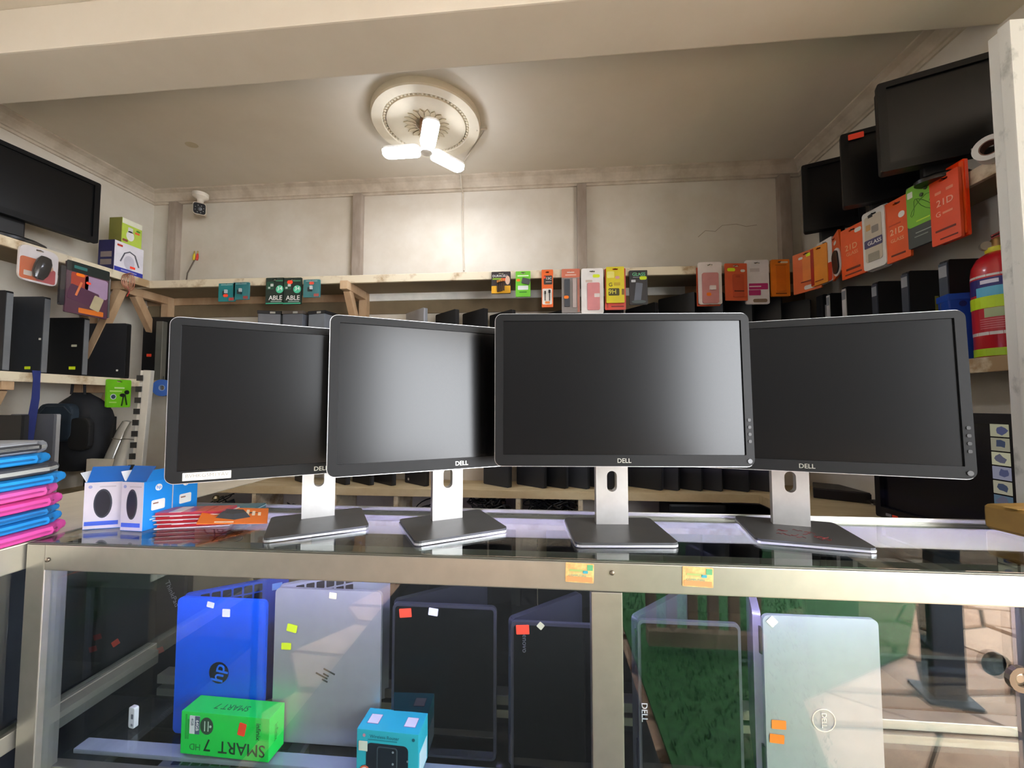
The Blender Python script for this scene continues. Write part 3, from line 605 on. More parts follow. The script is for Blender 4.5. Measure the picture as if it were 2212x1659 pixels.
pack('phone_case_pack', 'red-orange pack hanging just behind the yellow screen glass pack', 'pack', ('B', 1306, 581, 1352, 669), RED, [('r', 'seam', -.38, 0, .06, .9, C('#a8280f', .4)), ('r', 'dark_slot', .1, -.42, .6, .03, C('#8a1f10', .5))], GB, off=-.002, t=.006)
pack('screen_glass_pack', 'yellow screen glass pack with large G and 9H lettering', 'pack', ('B', 1309, 577, 1349, 654), C('#e2cf12', .45),
     [('t', 'G', -.26, .0, .3, C('#4a3f10', .5)), ('r', 'glass_word', .1, .02, .34, .08, C('#c9a91a', .5)), ('r', 'dark_block', -.08, -.2, .6, .2, C('#4a4212', .5)), ('t', '9H', -.16, -.2, .36, C('#e8dc50', .5)), ('R', 'pink_sticker', .12, .2, .24, .08, C('#e6a8a0', .5)), ('r', 'pale_burst', -.25, .28, .4, .18, C('#ece27a', .5)), ('r', 'side_notch', .42, -.2, .14, .16, C('#7a5a10', .5))], GB, off=.012, t=.006)
pack('screen_glass_pack', 'black screen glass pack with GLASS lettering and a yellow sticker', 'pack', ('B', 1359, 585, 1399, 658), DK,
     [('t', 'GLASS', .02, .38, .26, C('#5fc48a', .4)), ('r', 'underline', -.05, .3, .5, .012, C('#9aa0a8', .5)), ('R', 'price_sticker', .26, .27, .4, .1, YEL), ('r', 'white_tag', -.28, .19, .24, .07, C('#c9cdd4', .5)), ('r', 'glass_picture', -.02, -.15, .38, .56, C('#4d5668', .3), .002, .12), ('c', 'ripple', 0, -.42, .8, .1, C('#3d4a4c', .4))], GB)
pack('phone_case_pack', 'orange pack hanging behind the white-framed pink case right of the monitors', 'pack', ('B', 1504, 578, 1556, 661), C('#d4552a', .4), [('r', 'seam', -.44, 0, .05, .9, C('#b03c18', .4))], GB, off=-.002, t=.006)
pack('phone_case_pack', 'white-framed pink phone case pack with an orange sticker, left of the plain orange pack', 'pack', ('B', 1507, 567, 1560, 657), C('#e0d4d0', .45),
     [('r', 'pink_case', 0, -.12, .7, .72, C('#c98584', .5), .006), ('R', 'price_sticker', -.08, -.27, .2, .08, STKO), ('r', 'white_tag', .08, -.12, .26, .1, C('#e6d9d6', .5), .007)], GB, off=.012, r=.01, t=.006)
pack('phone_case_pack', 'orange-red phone case pack with yellow and white stickers on the back shelf edge', 'pack', ('B', 1564, 570, 1616, 649), C('#cf5a34', .4),
     [('R', 'price_sticker', -.22, .33, .36, .09, YEL), ('R', 'white_sticker', .3, .3, .2, .07, PAPER), ('r', 'case_shape', .08, -.1, .5, .62, C('#bb4c2c', .45), .004), ('r', 'dark_line', .1, -.25, .44, .03, C('#5c2415', .5)), ('r', 'oval_mark', .05, .14, .2, .06, C('#a83e22', .5))], GB, off=.014, tilt=.08, t=.006)
pack('phone_case_pack', 'white pack with magenta bands hanging near the right corner', 'pack', ('B', 1608, 563, 1662, 657), C('#dcd8d8', .45),
     [('r', 'magenta_band', .04, -.1, .8, .14, C('#b0226a', .5)), ('r', 'magenta_band', -.12, -.24, .5, .12, C('#b0226a', .5)), ('r', 'white_line', -.1, -.1, .5, .02, WHITE), ('r', 'grey_print', -.1, .27, .4, .08, C('#c4bcbc', .5)), ('R', 'brown_window', .1, -.42, .6, .08, C('#8a7460', .5))], GB, r=.01)
pack('phone_case_pack', 'plain orange box-shaped pack in the right corner of the back shelf edge', 'pack', ('B', 1664, 562, 1706, 640), C('#dd7a1e', .4),
     [('r', 'panel', 0, -.02, .5, .7, C('#d16e16', .45), .003), ('r', 'white_word', .2, .42, .4, .05, C('#e6d2b0', .5)), ('r', 'dark_line', 0, -.43, .6, .03, C('#7a3c0c', .5)), ('r', 'dark_line', 0, .34, .6, .02, C('#a5560f', .5))], GB, t=.016, off=.004)
# right shelf, from the corner to the camera
pack('phone_case_pack', 'orange pack with a yellow dot sticker nearest the right back corner', 'pack', ('R', 1724, 541, 1765, 630), C('#d9692e', .4),
     [('R', 'price_sticker', .15, .38, .3, .1, YEL), ('R', 'white_sticker', -.2, .36, .16, .06, PAPER), ('r', 'panel', .12, .05, .5, .6, C('#e07e2c', .45), .002), ('r', 'dark_line', .05, -.25, .5, .025, C('#7a3018', .5)), ('R', 'white_label', .1, -.4, .4, .1, C('#d6cfc6', .5))], GR, off=.03, tilt=.35)
pack('phone_case_pack', 'yellow-orange pack edge showing between orange packs on the right shelf', 'pack', ('R', 1757, 530, 1785, 615), C('#e8912a', .4), [('r', 'red_edge', -.4, 0, .2, .96, C('#a8260c', .4)), ('r', 'dark_line', 0, -.4, .5, .03, C('#8a3c0c', .5))], GR, off=.018, tilt=.2)
pack('phone_case_pack', 'white and red pack peeking out behind the yellow-orange one', 'pack', ('R', 1768, 518, 1800, 612), C('#dad5d0', .45), [('r', 'red_half', 0, -.28, .98, .42, C('#c23a1c', .4)), ('r', 'grey_line', 0, .2, .5, .03, C('#a8a4a0', .5))], GR, off=.004)
pack('phone_case_pack', 'tilted orange pack showing a black phone with white rim', 'pack', ('R', 1786, 506, 1830, 598), C('#d9561c', .4), [('R', 'white_rim', .1, -.2, .7, .66, C('#d9d6d2', .4), .004), ('R', 'black_phone', .1, -.2, .5, .56, BLACK, .006), ('R', 'white_sticker', .1, .3, .22, .08, PAPER)], GR, off=.012, tilt=-.3, roll=-.2)
pack('screen_glass_pack', 'orange glass pack with a white barcode sticker left of the white pack', 'pack', ('R', 1822, 487, 1868, 598), C('#e8560f', .35, coat=.4),
     [('R', 'white_sticker', .25, .38, .28, .08, PAPER), ('t', '21D', -.05, .1, .3, C('#f0a878', .5)), ('t', 'GLASS', -.02, -.03, .18, C('#f0a070', .5)), ('r', 'dark_bar', 0, -.33, .6, .045, C('#6a2408', .5)), ('r', 'dark_bar', 0, -.43, .7, .03, C('#7a2c0c', .5))], GR, off=.03, tilt=.1)
for k in range(3):
    labs = ('white screen glass pack with a purple GLASS band, front one of its stack', 'white screen glass pack second in the stack beside the orange pack', 'white screen glass pack hindmost in the stack beside the orange pack')
    its = [('r', 'beige_panel', 0, .02, .74, .78, C('#c4b8a4', .45), .002), ('r', 'purple_band', 0, -.06, .8, .14, C('#4b4668', .5)), ('t', 'GLASS', .06, -.06, .22, WHITE), ('r', 'grey_print', .1, .16, .3, .12, C('#8d857c', .5)), ('r', 'gold_print', -.2, .22, .2, .1, C('#c49a62', .5)), ('r', 'grey_print', .0, -.3, .5, .14, C('#97907f', .5))] if k == 0 else [('r', 'inner_panel', 0, 0, .74, .8, C('#c4b8a4', .45))]
    pack('screen_glass_pack', labs[k], 'pack', ('R', 1868 + k * 5, 451 - k * 2, 1912 + k * 5, 580 + k), C('#d9d6cf', .4), its, GR, off=.034 - k * .014, tilt=.1, r=.012, t=.008)
pack('screen_glass_pack', 'orange glass pack with 21D lettering between the white and the green pack', 'pack', ('R', 1918, 428, 1966, 563), C('#e4540f', .35, coat=.4),
     [('R', 'white_sticker', .2, .22, .26, .1, PAPER), ('t', '21D', -.02, -.02, .34, C('#f2b890', .5)), ('t', 'GLASS', -.02, -.16, .2, C('#f0a878', .5)), ('r', 'print_line', -.1, .1, .5, .02, C('#c2410c', .5)), ('r', 'dark_bar', .0, -.4, .6, .03, C('#6a2408', .5)), ('r', 'dark_bar', .1, .43, .14, .02, C('#6a2408', .5))], GR, off=.02, tilt=.08)
ep_ = pack('earphone_pack', 'green and charcoal earphone pack with a cable picture on the right shelf', 'pack', ('R', 1964, 391, 2020, 530), C('#3c4240', .45),
     [('r', 'green_field', 0, .16, 1, .66, C('#74b22e', .45)), ('r', 'white_tag', -.35, .36, .2, .1, C('#dfe8d0', .5)), ('r', 'bright_line', .1, -.1, .5, .02, C('#b5dc3a', .5)), ('c', 'earbud', .1, .28, .12, .06, C('#3b4a2a', .5), .004), ('c', 'earbud', .25, .36, .12, .06, C('#3b4a2a', .5), .004), ('r', 'print_line', .1, -.28, .6, .015, C('#8d9690', .5)), ('r', 'print_line', 0, -.34, .5, .015, C('#7a837d', .5))], GR, off=.03, tilt=.06)
build('printed_cable', MB().tube([(.034 * math.cos(a * 1.0) + .012 * math.sin(2.3 * a), -.0062, .03 + .03 * math.sin(1.7 * a)) for a in [i * .35 for i in range(24)]], .0012, 4), C('#4a7a22', .5), ep_)
pack('screen_glass_pack', 'large orange glass pack nearest the white end board, front of its pair', 'pack', ('R', 2014, 374, 2076, 524), C('#dc4416', .35, coat=.4),
     [('t', '21D', .02, .1, .34, C('#eea890', .5)), ('t', 'G', -.22, -.06, .26, C('#eea088', .5)), ('r', 'print_line', .1, -.06, .34, .03, C('#e88a6c', .5)), ('r', 'print_line', -.2, .26, .22, .04, C('#e88a6c', .5)), ('r', 'print_line', .2, .27, .24, .04, C('#e88a6c', .5)), ('r', 'dark_bar', 0, -.3, .7, .03, C('#6a1f10', .5)), ('r', 'dark_bar', .1, -.43, .6, .02, C('#6a1f10', .5))], GR, off=.03, tilt=.04)
pack('screen_glass_pack', 'glossy red-orange pack behind the large orange glass pack at the end board', 'pack', ('R', 2030, 356, 2092, 520), C('#f03a0c', .25, coat=.6), [('r', 'rim', .42, 0, .1, .94, C('#ff5a1c', .3, coat=.6), .006), ('r', 'dark_bar', 0, -.42, .5, .02, C('#7a1f10', .5))], GR, off=.006)
# left shelf
o = pack('mouse_blister', 'orange and white blister pack with a black computer mouse on the left shelf edge', 'pack', ('L', 38, 536, 124, 612), C('#ddd6d4', .45),
     [('r', 'orange_field', -.12, -.14, .72, .62, C('#c8663c', .45)), ('r', 'pink_field', .18, -.24, .5, .42, C('#b8585a', .5)), ('R', 'price_sticker', .18, .2, .16, .1, STK), ('r', 'white_mark', -.28, -.28, .2, .14, C('#cfc2b4', .5)), ('c', 'pale_badge', .26, .0, .2, .18, C('#d9b08a', .5))], GL, r=.03, off=.004)
build('mouse', MB().lathe([(.002, -.06), (.02, -.056), (.03, -.03), (.032, 0), (.03, .03), (.02, .054), (.002, .06)], 18, (0, 0, 0), 1, .6), C('#17181a', .25, coat=.5), o, (.0, -.022, -.01), (0, .25, 0), smooth=True)
build('blister_shell', MB().plate(.2, .19, .001, .04, 0, 0, -.045), PLASTIC, o)
o = pack('mouse_pad_pack', 'dark-topped foil bag with a purple and orange picture hanging on the left shelf', 'pack', ('L', 140, 575, 232, 682), C('#5a3a4a', .35, coat=.5),
     [('r', 'dark_header', 0, .42, 1.02, .2, C('#15201f', .4), .002), ('r', 'teal_print', -.2, .42, .3, .06, C('#2f6f6c', .4)), ('r', 'mauve_sky', .2, .1, .56, .4, C('#a58aa8', .4)), ('r', 'red_sky', -.2, .16, .4, .3, C('#a84434', .4)), ('r', 'purple_rock', -.1, -.12, .7, .3, C('#553248', .4), .0005, .2), ('r', 'orange_glow', .1, -.42, .6, .1, C('#d9742a', .4)), ('r', 'pale_glow', .22, -.22, .24, .3, C('#b5a888', .4), .0005, .3), ('r', 'orange_arc', -.22, .0, .05, .3, C('#d97a4a', .4), .0005, .3), ('R', 'price_sticker', -.2, .28, .2, .06, STKO), ('R', 'price_sticker', .0, .16, .12, .05, STK)], GL, off=.01)
build('foil_side', MB().plate(.02, .2, .012, .006), C('#4a484c', .2, .6), o, (-.11, .002, 0)); build('foil_side', MB().plate(.008, .22, .012, .004), C('#8d8a8c', .2, .6), o, (.105, .002, -.01))
cl = thing('wire_loop', 'reddish-brown coil of wire hanging at the left shelf corner', 'wire', at_x(272, 592, XLS + .01))
for k in range(4):
    build('loop', MB().tube([(.004 * k, .022 * math.cos(a) + .006 * k, -.04 + (.04 + .004 * k) * math.sin(a)) for a in [2 * PI * i / 18 for i in range(19)]], .002, 5), C('#9a5f48', .4, .3), cl)
build('tail', MB().tube([(.004, .01, -.07), (.004, .02, -.1), (.006, .006, -.13)], .003, 5), C('#a8342c', .5), cl)

# ================================================================ LAPTOPS STANDING ON THE SHELVES
ORD = ['first', 'second', 'third', 'fourth', 'fifth', 'sixth', 'seventh', 'eighth', 'ninth', 'tenth', 'eleventh', 'twelfth', 'thirteenth', 'fourteenth', 'fifteenth', 'sixteenth']
def laptop(lab, loc, rz, w_, h_, lidc, basec, group, th=.026, stick=(), lean=0.0, hinge=True, spine=None):
    """closed laptop on end: face towards local -Y, spine at local -X"""
    t = thing('laptop', lab, 'laptop', loc, rz, group); t.rotation_euler[1] = lean
    build('lid', MB().plate(w_, h_, th * .36, .008, 0, h_ / 2, -th * .31), lidc, t); build('base', MB().plate(w_, h_, th * .55, .006, 0, h_ / 2, th * .16), basec, t)
    if hinge:
        for z in (.2, .8): build('hinge', MB().box(-w_ / 2 - .003, -w_ / 2 + .006, -th * .12, th * .44, h_ * z - .02, h_ * z + .02), spine or C('#55585c', .35, .6), t)
    for u, v, du, dv, m_ in stick: build('sticker', MB().plate(du, dv, .0006, .002), m_, t, (u * w_, -th * .49 - .0004, h_ / 2 + v * h_))
    return t
LD = [C('#1b1c1e', .5, .1), C('#26272b', .5, .1), C('#111214', .5), C('#303338', .5, .2)]
GBM = 'laptops on the middle back shelf'; GBL = 'laptops on the lower back shelf'; GRM = 'laptops on the middle right shelf'; GLM = 'laptops on the middle left shelf'
def row_x(px, y, z): return at_y(px, 872, y).x
# middle back shelf: (pixel of spine, top pixel y, colour, rz)
rowm = [(352, 686, 2, .5, 'black laptop with a red price tag at the left end of the middle back shelf'),
        (900, 672, 'S', .75, 'silver laptop standing among black ones on the middle back shelf'),
        (966, 675, 0, .75, 'black laptop standing right of the silver one on the middle back shelf'),
        (1026, 673, 2, .75, 'black laptop second right of the silver one on the middle back shelf'),
        (1085, 676, 1, .8, 'dark laptop third right of the silver one, partly behind the front monitor'),
        (1210, 672, 1, .8, 'dark grey laptop standing below the salmon-topped pack'),
        (1310, 668, 2, .8, 'black laptop standing below the yellow pack'),
        (1385, 662, 0, .95, 'black laptop standing below the GLASS pack'),
        (1462, 640, 2, .8, 'tall black laptop standing left of the white-framed pink case'),
        (1520, 640, 0, .8, 'tall black laptop standing below the white-framed pink case'),
        (1580, 640, 2, .8, 'tall black laptop standing below the orange-red pack'),
        (1640, 645, 2, .8, 'tall black laptop standing below the magenta-banded pack'),
        (1700, 655, 2, .8, 'black laptop standing in the right corner of the middle back shelf')]
for px, py, c, rz, lab in rowm:
    p_ = at_y(px, py, YB - .14); c_ = C('#b9bcc2', .35, .6) if c == 'S' else LD[c]
    st = ((-.3, -.1, .03, .018, STK),) if px == 352 else ()
    laptop(lab, (p_.x, YB - .14, ZM + .001), -rz if px > 352 else .1, .22, p_.z - ZM, c_, LD[2] if c != 'S' else C('#8e9196', .4, .5), GBM, .028, st, spine=C('#b9bcc4', .3, .7) if px in (966, 1026, 1385) else None)
for k, (px, py, w_, c, lab) in enumerate(((590, 676, .13, '#6c6e74', 'grey cash box with a black top left on the middle back shelf'), (645, 676, .13, '#5d6067', 'plain grey box between two grey boxes on the middle back shelf'), (700, 676, .12, '#737982', 'blue-grey box rightmost of the grey ones on the middle back shelf'))):
    p_ = at_y(px, py, YB - .15)
    t = thing('storage_box', lab, 'box', (p_.x, YB - .14, ZM + .001), (.25, 0, -.2)[k], 'grey boxes on the middle back shelf')
    build('carton', MB().box(-w_ / 2, w_ / 2, -.07, .07, 0, p_.z - ZM - .02), C(c, .5), t, bevel=.006); build('lid', MB().box(-w_ / 2 - .003, w_ / 2 + .003, -.073, .073, p_.z - ZM - .02, p_.z - ZM), C('#1c1d22' if k != 1 else '#5a5048', .5), t, bevel=.004)
    build('paper_slip', MB().plate(.03, .012, .0006, .001), C('#a8a49c', .6), t, (.02, -.0736, p_.z - ZM - .012))
# lower back shelf row, only the feet show under the monitors
low = [(610, 1), (690, 0), (742, 2), (790, 0), (862, 1), (1042, 3), (1118, 1), (1165, 2), (1212, 3), (1268, 1), (1372, 2), (1408, 1), (1458, 2), (1502, 1), (1560, 2), (1618, 1)]
for k, (px, c) in enumerate(low):
    p_ = at_y(px, 1035, YS + .03); yy = YB - .15
    st = ((-.32, -.42, .014, .014, PAPER),) if px in (862, 1560, 1618) else ()
    laptop('dark laptop standing on end on the lower back shelf, %s from the left' % ORD[k], (p_.x + .075, yy, ZL + .001), -.62, .2, .3, LD[c], LD[(c + 1) % 4], GBL, .03, st, hinge=False)
# middle right shelf: spines face the room
for k, (px, top, th, c, sp) in enumerate(((1768, 640, .05, 2, None), (1788, 636, .022, 3, '#f4f5f6'), (1822, 622, .026, 1, '#f4f5f6'), (1888, 612, .03, 3, '#4a515c'), (1953, 590, .032, 3, '#4e5763'), (2036, 566, .034, 3, '#525c6a'))):
    p_ = at_x(px, top, XRS + .012)
    h_ = max(.2, min(.5, p_.z - ZM))
    t = laptop('dark laptop on the middle right shelf, %s from the back corner, spine to the room' % ORD[k], (XRS + .09, p_.y, ZM + .004), .0, .15, h_, LD[2], LD[c], GRM, th, hinge=False)
    if sp:
        build('spine', MB().box(-.079, -.075, -th * .45, th * .45, .006, h_ - .01), C(sp, .35, .5), t); build('spine_tag', MB().box(-.0802, -.079, -th * .4, th * .4, h_ - .06, h_ - .02), C('#8d9298', .5), t)
    else: build('white_label', MB().plate(.03, .07, .0006, .002), C('#c9cdd2', .5), t, (-.05, -th * .49 - .0004, h_ - .09))
    if k == 4: build('tag_strip', MB().plate(.014, .09, .0006, .002), C('#8f8a3a', .5), t, (.02, -th * .49 - .0004, h_ * .6))
# middle left shelf
for k, (px0, px1, top, Y, c, stk) in enumerate(((-70, 18, 632, 1.66, 1, ((.36, .0, .02, .012, STK),)), (22, 100, 645, 1.8, 3, ((.18, -.42, .03, .014, YEL), (.45, -.05, .012, .01, PAPER))), (100, 185, 690, 1.96, 2, ((.3, .02, .03, .012, C('#b5b29c', .6)), (.28, -.36, .036, .016, YEL))), (184, 276, 702, 2.12, 1, ((.34, -.36, .012, .01, PAPER),)))):
    a, b = at_y(px0, top, Y), at_y(px1, top, Y)
    labs = ('bluish-black laptop with a silver edge at the far left of the left shelf', 'charcoal laptop with a yellow sticker at its foot on the left shelf', 'black laptop with a yellow and a white sticker on the left shelf', 'black laptop nearest the back corner on the left shelf')
    t = laptop(labs[k], ((a.x + b.x) / 2, Y, ZM + .004), .06, b.x - a.x, a.z - ZM, LD[c], LD[2], GLM, .03, stk, hinge=False)
    build('silver_edge', MB().box((b.x - a.x) / 2 - .001, (b.x - a.x) / 2 + .002, -.012, .012, .01, a.z - ZM - .01), C('#8d9196' if k != 3 else '#1a1a1c', .35, .5), t)
# wooden stop strip and silver strip by the corner
p_ = at_y(325, 690, 2.2); t = thing('metal_strip', 'grey aluminium strip standing upright at the left corner of the middle shelf', 'strip', (p_.x, 2.26, ZM + .001)); build('flange', MB().box(-.02, .02, -.003, .003, 0, p_.z - ZM), C('#8e8f88', .35, .7), t); build('web', MB().box(.016, .02, .003, .03, 0, p_.z - ZM), C('#6f706a', .4, .7), t)

# ================================================================ LEFT SIDE BELOW THE MIDDLE SHELF
pack('earphone_pack', 'lime green earphone pack hanging from the middle left shelf', 'pack', ('L', 229, 820, 281, 880), C('#72c41a', .45),
     [('r', 'white_word', .0, .2, .42, .05, C('#cfeaa8', .5)), ('r', 'white_word', -.14, .08, .5, .05, C('#b5e07a', .5)), ('c', 'round_badge', -.24, -.12, .24, .2, C('#d4dce2', .5)), ('c', 'badge_core', -.24, -.12, .18, .15, C('#2f4a5c', .5)), ('c', 'earbud', .12, -.06, .2, .13, C('#16181a', .4), .006), ('c', 'earbud', .3, .05, .18, .15, C('#16181a', .4), .006), ('r', 'earphone_cable', .14, -.28, .05, .34, C('#24401a', .4), .003, .15), ('r', 'earphone_cable', .26, -.22, .05, .4, C('#24401a', .4), .003, -.2), ('r', 'white_word', -.25, -.32, .3, .04, C('#b5e07a', .5))], GL, r=.008)
s0 = at_x(80, 806, XLS + .008)
st_ = thing('lanyard', 'dark blue ribbon lanyard hanging down from the middle left shelf', 'lanyard', s0)
build('ribbon', MB().add([(0, y, z) for y, z in ((-.02, .012), (.012, .012), (-.014, -.03), (.012, -.03), (-.016, -.12), (.014, -.12), (-.024, -.2), (.008, -.2), (-.03, -.32), (0, -.32))] + [(.003, y, z) for y, z in ((-.02, .012), (.012, .012), (-.014, -.03), (.012, -.03), (-.016, -.12), (.014, -.12), (-.024, -.2), (.008, -.2), (-.03, -.32), (0, -.32))],
      [(i, i + 1, i + 3, i + 2) for i in (0, 2, 4, 6)] + [(i + 10, i + 11, i + 13, i + 12) for i in (0, 2, 4, 6)] + [(0, 2, 12, 10), (2, 4, 14, 12), (4, 6, 16, 14), (6, 8, 18, 16), (1, 3, 13, 11), (3, 5, 15, 13), (5, 7, 17, 15), (7, 9, 19, 17)]), C('#24306e', .6), st_)
build('clip', MB().box(-.002, .006, -.012, .006, -.34, -.318), C('#2a2a2e', .4), st_)
# backpack
bc = at_y(172, 930, 2.02)
bk = thing('backpack', 'black and dark blue backpack hanging below the middle left shelf', 'bag', (bc.x + .03, 2.0, bc.z - .21))
m = MB(); N, K = 20, 14; vs = []
for j in range(K):
    v = j / (K - 1); z = .0 + .42 * v
    rx = .155 * (1 - abs(2 * v - .85) ** 4 * .5) * (1 if v < .95 else .6) * (.72 + .28 * min(1, v * 5)); ry = .085 * (1 - abs(2 * v - .8) ** 3 * .35)
    for i in range(N):
        a = 2 * PI * i / N; e = 3.0
        ca, sa = math.cos(a), math.sin(a); q = (abs(ca) ** e + abs(sa) ** e) ** (-1 / e)
        vs.append((rx * q * ca + .008 * math.sin(7 * v + a * 2), ry * q * sa + .008 * math.sin(a * 3 + v * 9), z))
m.add(vs, [(j * N + i, j * N + (i + 1) % N, (j + 1) * N + (i + 1) % N, (j + 1) * N + i) for j in range(K - 1) for i in range(N)] + [tuple(range(N - 1, -1, -1)), tuple(range((K - 1) * N, K * N))])
build('bag_body', m, C('#16191f', .8, var=.25, scale=12, bump=.3), bk, smooth=True)
build('front_pocket', MB().plate(.2, .2, .05, .05, -.02, .26, -.085), C('#1d2b38', .75, var=.2), bk, bevel=.012)
build('zip', MB().tube([(-.11, -.112, .3), (-.06, -.113, .345), (.04, -.113, .345), (.09, -.112, .3)], .003, 5), C('#3f4a54', .4, .4), bk); build('white_tag', MB().plate(.02, .05, .001, .002), C('#b5c4cc', .6), bk, (-.05, -.112, .24))
build('side_flap', MB().plate(.12, .17, .03, .04, .12, .2, -.09), C('#121214', .8), bk, bevel=.01)
build('handle', MB().tube([(-.04, -.02, .41), (-.035, -.02, .475), (0, -.02, .5), (.035, -.02, .475), (.04, -.02, .41)], .006, 6), C('#1a1a1e', .8), bk); build('hook_wire', MB().tube([(0, -.02, .5), (-.04, -.01, .56)], .002, 5), BLACK, bk)
# grey and dark laptops lower left
p_ = at_y(78, 895, 1.75); h_ = p_.z - ZL
laptop('grey laptop with a pale edge standing behind the laptop sleeves', (p_.x, 1.75, ZL + .001), .05, .22, h_, C('#6d7078', .45, .3), C('#c4c6ca', .4, .5), 'laptops low on the left', .03, hinge=False)
p_ = at_y(10, 897, 1.62); laptop('black laptop at the far left edge behind the laptop sleeves', (p_.x, 1.62, ZL + .001), .05, .2, p_.z - ZL, LD[2], LD[1], 'laptops low on the left', .03, hinge=False)
p_ = at_y(212, 900, 2.12); laptop('black laptop standing between the backpack and the clear tubes', (p_.x, 2.14, ZL + .001), .0, .16, p_.z - ZL, LD[2], LD[0], 'laptops low on the left', .03, hinge=False)
p_ = at_y(352, 900, 2.1); laptop('black laptop standing behind the left monitor beside the metal channel', (p_.x + .03, 2.3, ZL + .001), -.1, .2, p_.z - ZL, LD[2], LD[0], 'laptops low on the left', .03, hinge=False)
# two clear plastic tubes leaning together
for k, (x0, y0, x1, y1, lab) in enumerate(((278, 912, 232, 1018, 'left one of two clear plastic-wrapped tubes leaning on the left shelf'), (294, 914, 258, 1020, 'right one of two clear plastic-wrapped tubes leaning on the left shelf'))):
    a, b = at_y(x0, y0, 2.03 - .04 * k), at_y(x1, y1, 1.96 - .06 * k)
    t = thing('plastic_tube', lab, 'tube', b, 0, 'clear tubes')
    d = a - b
    build('wrap', MB().tube([(0, 0, 0), d * .3, d * .8, d], [.034, .036, .034, .026], 14), C('#a3a29c', .16, .1, coat=.8), t, smooth=True)
    build('tie', MB().tube([d * .62, d * .64], .0375, 14), C('#5a564e', .5), t); build('end_cap', MB().tube([d, d * 1.03], [.026, .012], 12), C('#8a8984', .4), t)
# white box front and metal channel post
p0_, p1_ = at_y(183, 992, 1.9), at_y(262, 1075, 1.9)
t = thing('white_board_box', 'white wooden box front with two dark holes below the clear tubes', 'box', ((p0_.x + p1_.x) / 2, 1.92, ZL))
build('panel', MB().box(-abs(p1_.x - p0_.x) / 2, abs(p1_.x - p0_.x) / 2 + .08, -.012, .012, 0, p0_.z - ZL), C('#d6cdbc', .7), t, bevel=.002)
for dz in (0, -.016): build('screw_hole', MB().lathe([(.005, 0), (.004, .001)], 10), BLACK, t, (.025, -.0125, .12 + dz), (PI / 2, 0, 0))
a, b = at_y(322, 800, 1.86), at_y(301, 1022, 1.86)
t = thing('slotted_channel', 'upright aluminium channel with black slots leaning beside the left monitor', 'channel', b)
d = a - b
build('channel', MB().beam((0, 0, 0), d, .042, .02, (0, 1, 0)), C('#cfcdc6', .3, .5), t, bevel=.003)
for k in range(9):
    c_ = d * ((k + .5) / 9.2); build('black_block', MB().box(c_.x - .05, c_.x - .018, c_.y - .014, c_.y + .004, c_.z - .014, c_.z + .014), BLACK, t)
build('side_flange', MB().beam((-.034, .006, 0), d + Vector((-.034, .006, 0)), .03, .006, (0, 1, 0)), C('#e4e1d8', .5), t)
p_ = at_y(352, 838, YS - .025); t = thing('tape_roll', 'blue roll of tape hanging beside the left monitor', 'tape', p_, .5)
build('roll', MB().ring(rrect(.09, .1, .0449, 0, 0, 8), rrect(.03, .035, .0149, 0, 0, 8), -.02, .02), C('#1d4f9a', .5), t, smooth=True); build('core', MB().ring(rrect(.029, .034, .0144, 0, 0, 8), rrect(.024, .029, .0119, 0, 0, 8), -.019, .019), C('#8fa3c4', .6), t)
build('hanger', MB().tube([(0, 0, .014), (.0, .0, .07)], .002, 5), BLACK, t)

